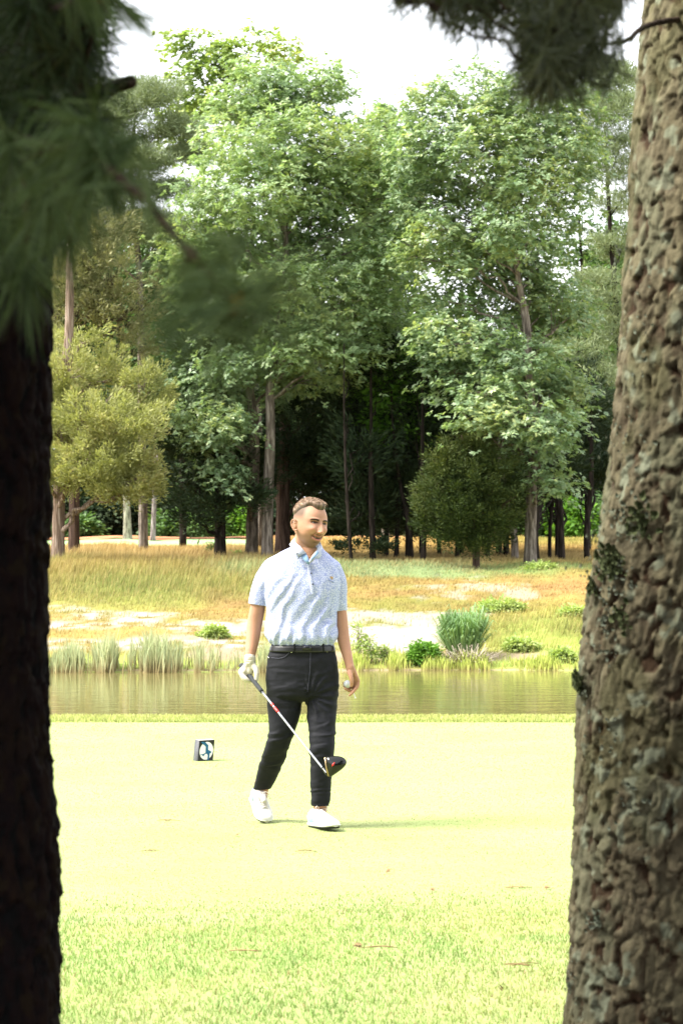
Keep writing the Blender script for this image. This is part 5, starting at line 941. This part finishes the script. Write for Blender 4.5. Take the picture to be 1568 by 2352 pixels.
# ---- shoes
SHOE = noisy('shoe_knit', (.56, .54, .52), (.64, .62, .60), 150, .7, .3, .2, .002); SOLE = mat('shoe_sole', (.60, .60, .60), .6, .3); SOLEB = mat('outsole_rubber', (.02, .02, .02), .8, .2); HEELP = noisy('blue_heel_panel', (.22, .32, .42), (.30, .40, .50), 80, .7, .3, .1); LACE = mat('lace', (.66, .60, .55), .8, .2)
def shoe(heel, toe, roll_, seed):
    f = norm(toe - heel); up = norm(np.array([0, 0, 1.]) - f * f[2]); lf = np.cross(up, f); up = up * cos(roll_) + lf * sin(roll_); lf = np.cross(up, f); Ls = np.linalg.norm(toe - heel)
    def w(p): p = np.asarray(p, float); return heel + p[..., 0:1] * f + p[..., 1:2] * lf + p[..., 2:3] * up
    t = np.array([0, .04, .12, .25, .38, .5, .62, .75, .87, .95, 1.]) * Ls; hw_ = np.array([.012, .028, .036, .036, .037, .042, .047, .049, .042, .029, .008]); top = np.array([.070, .098, .104, .100, .096, .082, .068, .056, .048, .040, .026])
    def lf_(tt, hw__, z0, z1, n=36, pw=2.6):
        tt_ = np.linspace(0, tt[-1], 40); a, b0, b1 = np.interp(tt_, tt, hw__), np.interp(tt_, tt, z0), np.interp(tt_, tt, z1); th = np.linspace(0, 2 * pi, n, endpoint=False); c, s = np.cos(th), np.sin(th)
        V = np.stack([np.repeat(tt_, n), np.outer(a, np.sign(c) * np.abs(c) ** (2 / pw)).ravel(), ((b0 + b1) / 2)[:, None].repeat(n, 1).ravel() + np.outer((b1 - b0) / 2, np.sign(s) * np.abs(s) ** (2 / 2.0)).ravel()], 1)
        V = np.concatenate([V, [[tt_[0], 0, (b0[0] + b1[0]) / 2]], [[tt_[-1], 0, (b0[-1] + b1[-1]) / 2]]]); j = np.arange(n); j2 = (j + 1) % n; l = 39 * n
        return w(V), [grid_faces(40, n), np.concatenate([np.stack([j2, j, np.full(n, 40 * n)], 1), np.stack([l + j, l + j2, np.full(n, 40 * n + 1)], 1)])]
    o = w(np.array([0, 0, 0])); mb = MB(); mb.add(*lf_(t, hw_, np.full(11, .012), top)); up_ = mb.build('shoe', SHOE, man)
    def sub(mb_, nm, mt, sm=True): q_ = mb_.build(nm, mt, up_, sm, origin=bo); q_.location = Vector((0, 0, 0)); return q_
    mb = MB(); mb.add(*lf_(t, hw_ + .006, np.full(11, .006) + np.array([.008, .003, 0, 0, 0, 0, 0, 0, .003, .008, .014]), np.array([.034, .036, .034, .030, .028, .028, .028, .028, .028, .028, .028]), pw=4)); sub(mb, 'sole', SOLE)
    mb = MB(); mb.add(*lf_(t[:] * .985, hw_ + .002, np.array([.006, .002, 0, 0, 0, 0, 0, .0, .001, .005, .010]), np.full(11, .016), pw=4)); sub(mb, 'outsole', SOLEB)
    mb = MB()
    V, F = lf_(t * .30 / 1., np.interp(t * .30, t, hw_) + .004, np.full(11, .012), np.interp(t * .30, t, top) - .004); V = V - f * .003; mb.add(V, F); sub(mb, 'heel_panel', HEELP)
    mb = MB(); r_ = rng(seed)
    for k in range(6):
        a = .36 + k * .055; z0 = np.interp(a * Ls, t, top) - .000; x0 = a * Ls
        for s in (-1, 1): mb.add(*tube(w(np.array([[x0, s * .022, z0 - .010], [x0 + .006, s * .010, z0 + .0015], [x0 + .013, -s * .010, z0 - .0005], [x0 + .018, -s * .022, z0 - .012]])), np.full(4, .0022), 6, n=10))
    for s in (-1, 1):
        x0, z0 = .35 * Ls, .100; mb.add(*tube(w(np.array([[x0, 0, z0], [x0 + .01, s * .018, z0 + .020], [x0 + .025, s * .036, z0 + .012], [x0 + .015, s * .030, z0 - .008], [x0, 0, z0 + .002]])), np.full(5, .0022), 6, n=16)); mb.add(*tube(w(np.array([[x0, 0, z0], [x0 + .02, s * .03, z0 + .002], [x0 + .03, s * .05, z0 - .02]])), np.full(3, .002), 6, n=8))
    sub(mb, 'laces', LACE)
    mb = MB(); mb.add(*lf_(np.array([0, .3, .6, 1.]) * .105, np.array([.012, .027, .026, .010]), np.full(4, .075), np.array([.103, .107, .106, .099]))); V = mb.V[0]; mb.V[0] = V + f * .035; sub(mb, 'shoe_collar', mat('shoe_lining', (.55, .50, .48), .8, .2))
toeF = np.array([13.12 * (772 - 784) * K, 13.12, .022]); heelF = np.array([13.40 * (716 - 784) * K, 13.40, .0]); shoe(heelF, toeF, 0., 1)
toeB = np.array([13.52 * (612 - 784) * K, 13.52, .0]); heelB = P(583, 1862, 13.70); heelB[2] = .125; shoe(heelB, toeB, 0., 2)
# ---- things he holds
club_a = H(583, 1566, -.075); club_b = H(752, 1780, -.62); dirc = norm(club_b - club_a); butt = club_a - dirc * .15; Lc = np.linalg.norm(club_b - club_a)
club = thing('golf_club', 'golf driver with black head and grey shaft held in the gloved hand', 'golf club', butt)
CH = mat('shaft_grey', (.20, .21, .23), .35, .5, .6); GRIP = noisy('grip_rubber', (.025, .027, .03), (.06, .065, .07), 500, .85, .2, .3, .001); RED = mat('red_band', (.65, .03, .03), .4, .5); HEAD = mat('black_gloss', (.003, .0035, .003), .16, .35); bsdf(HEAD).inputs['Coat Weight'].default_value = .1
mb = MB(); mb.add(*tube(np.array([butt, club_a + dirc * Lc * .115]), np.array([.0145, .0115]), 16, n=20)); mb.build('grip', GRIP, club)
mb = MB(); mb.add(*tube(np.array([club_a + dirc * Lc * .112, club_a + dirc * Lc * .97]), np.array([.0070, .0052]), 14, n=20)); mb.build('shaft', CH, club)
for a, b in ((.25, .275), (.29, .345)): mb = MB(); mb.add(*tube(np.array([club_a + dirc * Lc * a, club_a + dirc * Lc * b]), np.array([.0074, .0072]), 14, n=4)); mb.build('shaft_band', RED, club)
hd0 = -.64
out_ = [(746, 1742), (749, 1762), (753, 1784), (758, 1787), (765, 1782), (777, 1774), (789, 1765), (797, 1754), (795, 1747), (789, 1741), (779, 1738), (766, 1737.5), (755, 1739)]
po = np.array([H(a, b, hd0) for a, b in out_]); cen = H(767, 1758, hd0); mb = MB(); nl = 9; Vh = []
for k in range(nl):
    t = -1 + 2 * k / (nl - 1); s = (1 - abs(t) ** 2.4 * .42); dyk = t * .030 + (.012 if t < 0 else 0); Vh.append(cen + (po - cen) * s + np.array([-.004 * t, dyk, .006 * t]))
Vh = np.concatenate([np.concatenate(Vh), [cen + [0, -.036, 0]], [cen + [0, .036, 0]]]); n = len(po); j = np.arange(n); j2 = (j + 1) % n; l = (nl - 1) * n
mb.add(Vh, [grid_faces(nl, n), np.concatenate([np.stack([j2, j, np.full(n, nl * n)], 1), np.stack([l + j, l + j2, np.full(n, nl * n + 1)], 1)])]); ch = mb.build('club_head', HEAD, club); ss_ = ch.modifiers.new('s', 'SUBSURF'); ss_.levels = 2; ss_.render_levels = 2
clo = np.array(butt)
mb = MB(); mb.add(*tube(np.array([club_a + dirc * Lc * .93, club_a + dirc * Lc * 1.0]), np.array([.0068, .0085]), 14, n=6)); mb.build('hosel', HEAD, club)
mb = MB(); V = np.array([H(a, b, hd0 - .034) for a, b in ((763, 1756), (769, 1751), (767, 1758), (761, 1763))]); mb.add(np.concatenate([V, V + [0, .006, 0]]), [np.array([[0, 1, 2, 3], [0, 4, 5, 1], [1, 5, 6, 2], [2, 6, 7, 3], [3, 7, 4, 0]])]); mb.build('sole_mark', RED, club, False)
mb = MB(); V = np.array([H(a, b, hd0 - .002) for a, b in ((744.6, 1742), (746.5, 1741), (756, 1784), (753.5, 1785.5), (748, 1766))]); c = V.mean(0); n = 5; j = np.arange(n); mb.add(np.concatenate([V, V + [0.002, .03, 0], [c + [-.001, -.004, 0]]]), [np.stack([j, (j + 1) % n, np.full(n, 2 * n)], 1), np.stack([j, n + j, n + (j + 1) % n, (j + 1) % n], 1)]); mb.build('club_face', mat('face_metal', (.5, .36, .20), .3, .5, .8), club, False)  # orange-brown reflection on the face is put into its metal colour
mb = MB(); bc = H(797.5, 1572.5, -.052); V, F = ellipsoid(bc, (.0214, .0214, .0214), None, 64, 40); dpl = worley((V - bc) * 240, 3)[0]; V = bc + (V - bc) * (1 - .03 * np.clip(.45 - dpl, 0, 1))[:, None]; mb.add(V, F)
tag(mb.build('golf_ball', mat('ball_white', (.52, .54, .58), .3, .5), None, origin=bc), 'white golf ball held between thumb and fingers of the bare hand', 'golf ball')
a, b = H(811, 1592, -.055), H(816, 1605, -.055); pr = [(0, .003), (.5, .0028), (.8, .0028), (.9, .0045), (1, .006)]; mb = MB(); mb.add(*tube(np.array([b + (a - b) * (1 - k) for k, _ in pr][::1]), np.array([w_ for _, w_ in pr]), 12)); tag(mb.build('golf_tee', mat('tee_white', (.8, .8, .78), .4, .4), None, origin=a), 'small white tee peg sticking out from the fingers of the bare hand', 'golf tee')
# ---- tee marker
TY = 17.28; mk = thing('tee_marker', 'square black tee marker block with white oval and blue bird, standing on the tee', 'tee marker', P(470, 1752, TY) * [1, 1, 0])
u = K * TY; w_, h_, dep = .116, .150, .07; ang = R(31); fx = np.array([cos(ang), sin(ang), 0]); fy = np.array([-sin(ang), cos(ang), 0]); lean = np.array([-.10, 0, 0])
o0 = P(454.5, 1753, TY) ; o0[2] = .004
def mkp(u_, v_, d_=0): return o0 + fx * (u_ * w_ * 1.06) + np.array([0.085 * v_ * h_, 0, v_ * h_]) + fy * d_
MKB = noisy('marker_black', (.009, .010, .007), (.016, .017, .012), 80, .6, .3, .2, .001); MKS = noisy('marker_side', (.05, .052, .06), (.085, .087, .095), 120, .6, .3, .4, .002)
V = np.array([mkp(a, b, c) for c in (0, dep) for a, b in ((0, 0), (1, 0), (1, 1), (0, 1))]); mb = MB(); mb.add(V, [np.array([[0, 1, 2, 3], [5, 4, 7, 6], [1, 5, 6, 2], [0, 4, 5, 1][::-1]])]); b_ = mb.build('block', MKB, mk, False); bv = b_.modifiers.new('b', 'BEVEL'); bv.width = .002
mb = MB(); e_ = np.array([-.0015, -.0015, 0]); V2 = np.array([mkp(0, 0, .001), mkp(0, 1, .001), mkp(0, 1, dep), mkp(0, 0, dep)]) - fx * .0015; mb.add(np.concatenate([V2, V2 + fx * .003]), [np.array([[0, 1, 2, 3], [0, 4, 5, 1], [1, 5, 6, 2], [2, 6, 7, 3]])]); mb.build('side_panel', MKS, mk, False)
mb = MB(); V2 = np.array([mkp(0, 1, 0), mkp(1, 1, 0), mkp(1, 1, dep), mkp(0, 1, dep)]) + [0, 0, .0015]; mb.add(V2, [np.array([[0, 1, 2, 3]])]); mb.build('top_panel', mat('marker_top', (.5, .48, .42), .6, .3), mk, False)
th = np.linspace(0, 2 * pi, 49)[:-1]; V2 = np.array([mkp(.5 + .44 * cos(t), .495 + .425 * sin(t), -.0015) for t in th]); c = mkp(.5, .495, -.0015); j = np.arange(48); mb = MB(); mb.add(np.concatenate([V2, [c]]), [np.stack([j, (j + 1) % 48, np.full(48, 48)], 1)]); mb.build('white_oval', mat('marker_white', (.80, .79, .77), .5, .3), mk, False)
bird = [(620, 485), (700, 486), (770, 500), (820, 560), (872, 622), (862, 700), (858, 790), (900, 812), (945, 845), (962, 880), (940, 912), (905, 925), (892, 1010), (885, 1095), (855, 1170), (825, 1180), (808, 1160), (826, 1080), (836, 1000), (822, 950), (788, 925), (745, 938), (712, 985), (684, 1025), (664, 1000), (648, 972), (585, 972), (582, 948), (640, 940), (700, 928), (740, 905), (766, 880), (772, 780), (780, 672), (740, 620), (690, 580), (655, 530)]
def buv(p): v = (1200 - p[1]) / 765; return (p[0] - (585 - (p[1] - 440) * .118)) / 517, v
from mathutils.geometry import tessellate_polygon
uv = [buv(p) for p in bird]; V2 = np.array([mkp(a, b, -.003) for a, b in uv]); tr = np.array(tessellate_polygon([[Vector((a, b, 0)) for a, b in uv]])); mb = MB(); mb.add(V2, [tr]); mb.build('bird_emblem', noisy('marker_blue', (.006, .085, .19), (.009, .11, .24), 100, .5, .3, .1), mk, False)
# ---- litter on the turf: single fallen needles bundles and leaves
LEAFB = noisy('fallen_leaf', (.20, .14, .07), (.30, .22, .11), 90, .9, .1, .3); r = rng(77)
lit = [(385, 1890, 'n', 'thin brown pine needles lying left of the man'), (540, 1925, 'l', 'small brown leaf lying left of the rear shoe'), (350, 1960, 'n', 'pale twig at the left of the mown turf'), (885, 2011, 'l', 'curled brown leaf on the turf right of the man'), (997, 2053, 'l', 'brown leaf nearer the rough, right of centre'), (1185, 2045, 'n', 'long thin twig near the right pine'), (1247, 2047, 'l', 'brown leaf at the end of the long twig'), (700, 1961, 'n', 'short needle bundle below the front shoe'), (1163, 1942, 'l', 'tiny leaf between the man and the right pine'), (870, 2147 + 50, 'n', 'brown needles lying in the rough below the centre'), (1200, 2238, 'n', 'straw coloured twig in the rough by the right pine'), (1157, 2215, 'l', 'dark brown leaf in the rough left of the straw twig'), (560, 2205, 'n', 'faint needle bundle in the rough at left'), (1150, 2300, 'l', 'brown leaf low in the rough near the right pine'), (830, 2195, 'l', 'brown leaf beside the needles in the rough')]
for i, (xd, yd, kd, lb_) in enumerate(lit):
    Y = CAM_H / ((yd - 1237) * K); p0 = np.array([Y * (xd - 784) * K, Y, .012 if Y > 10.3 else .035]); mb = MB(); big = 1.3 if Y < 10.5 else 1
    if kd == 'n':
        for k in range(4): a_ = r.normal(0, .12); l_ = r.uniform(.05, .11) * big; q_ = p0 + [r.normal(0, .012), r.normal(0, .01), 0]; mb.add(*tube(np.array([q_ - [l_ / 2 * cos(a_), l_ / 2 * sin(a_), 0], q_ + [0, .004, .003], q_ + [l_ / 2 * cos(a_), l_ / 2 * sin(a_), 0]]), np.full(3, .0016), 5, n=6))
        nm = 'fallen_needles'
    else:
        V, F = lobed(p0[None], np.array([[r.normal(), r.normal(), .25]]), np.array([[.1, -.5, 1.]]), np.array([.032 * big]), np.array([.024 * big])); mb.add(V, F); mb.add(V + [.004, .003, .006], F); nm = 'fallen_leaf'
    tag(mb.build(nm, LEAFB, None, False, origin=p0), lb_, 'litter', 'litter on the turf')
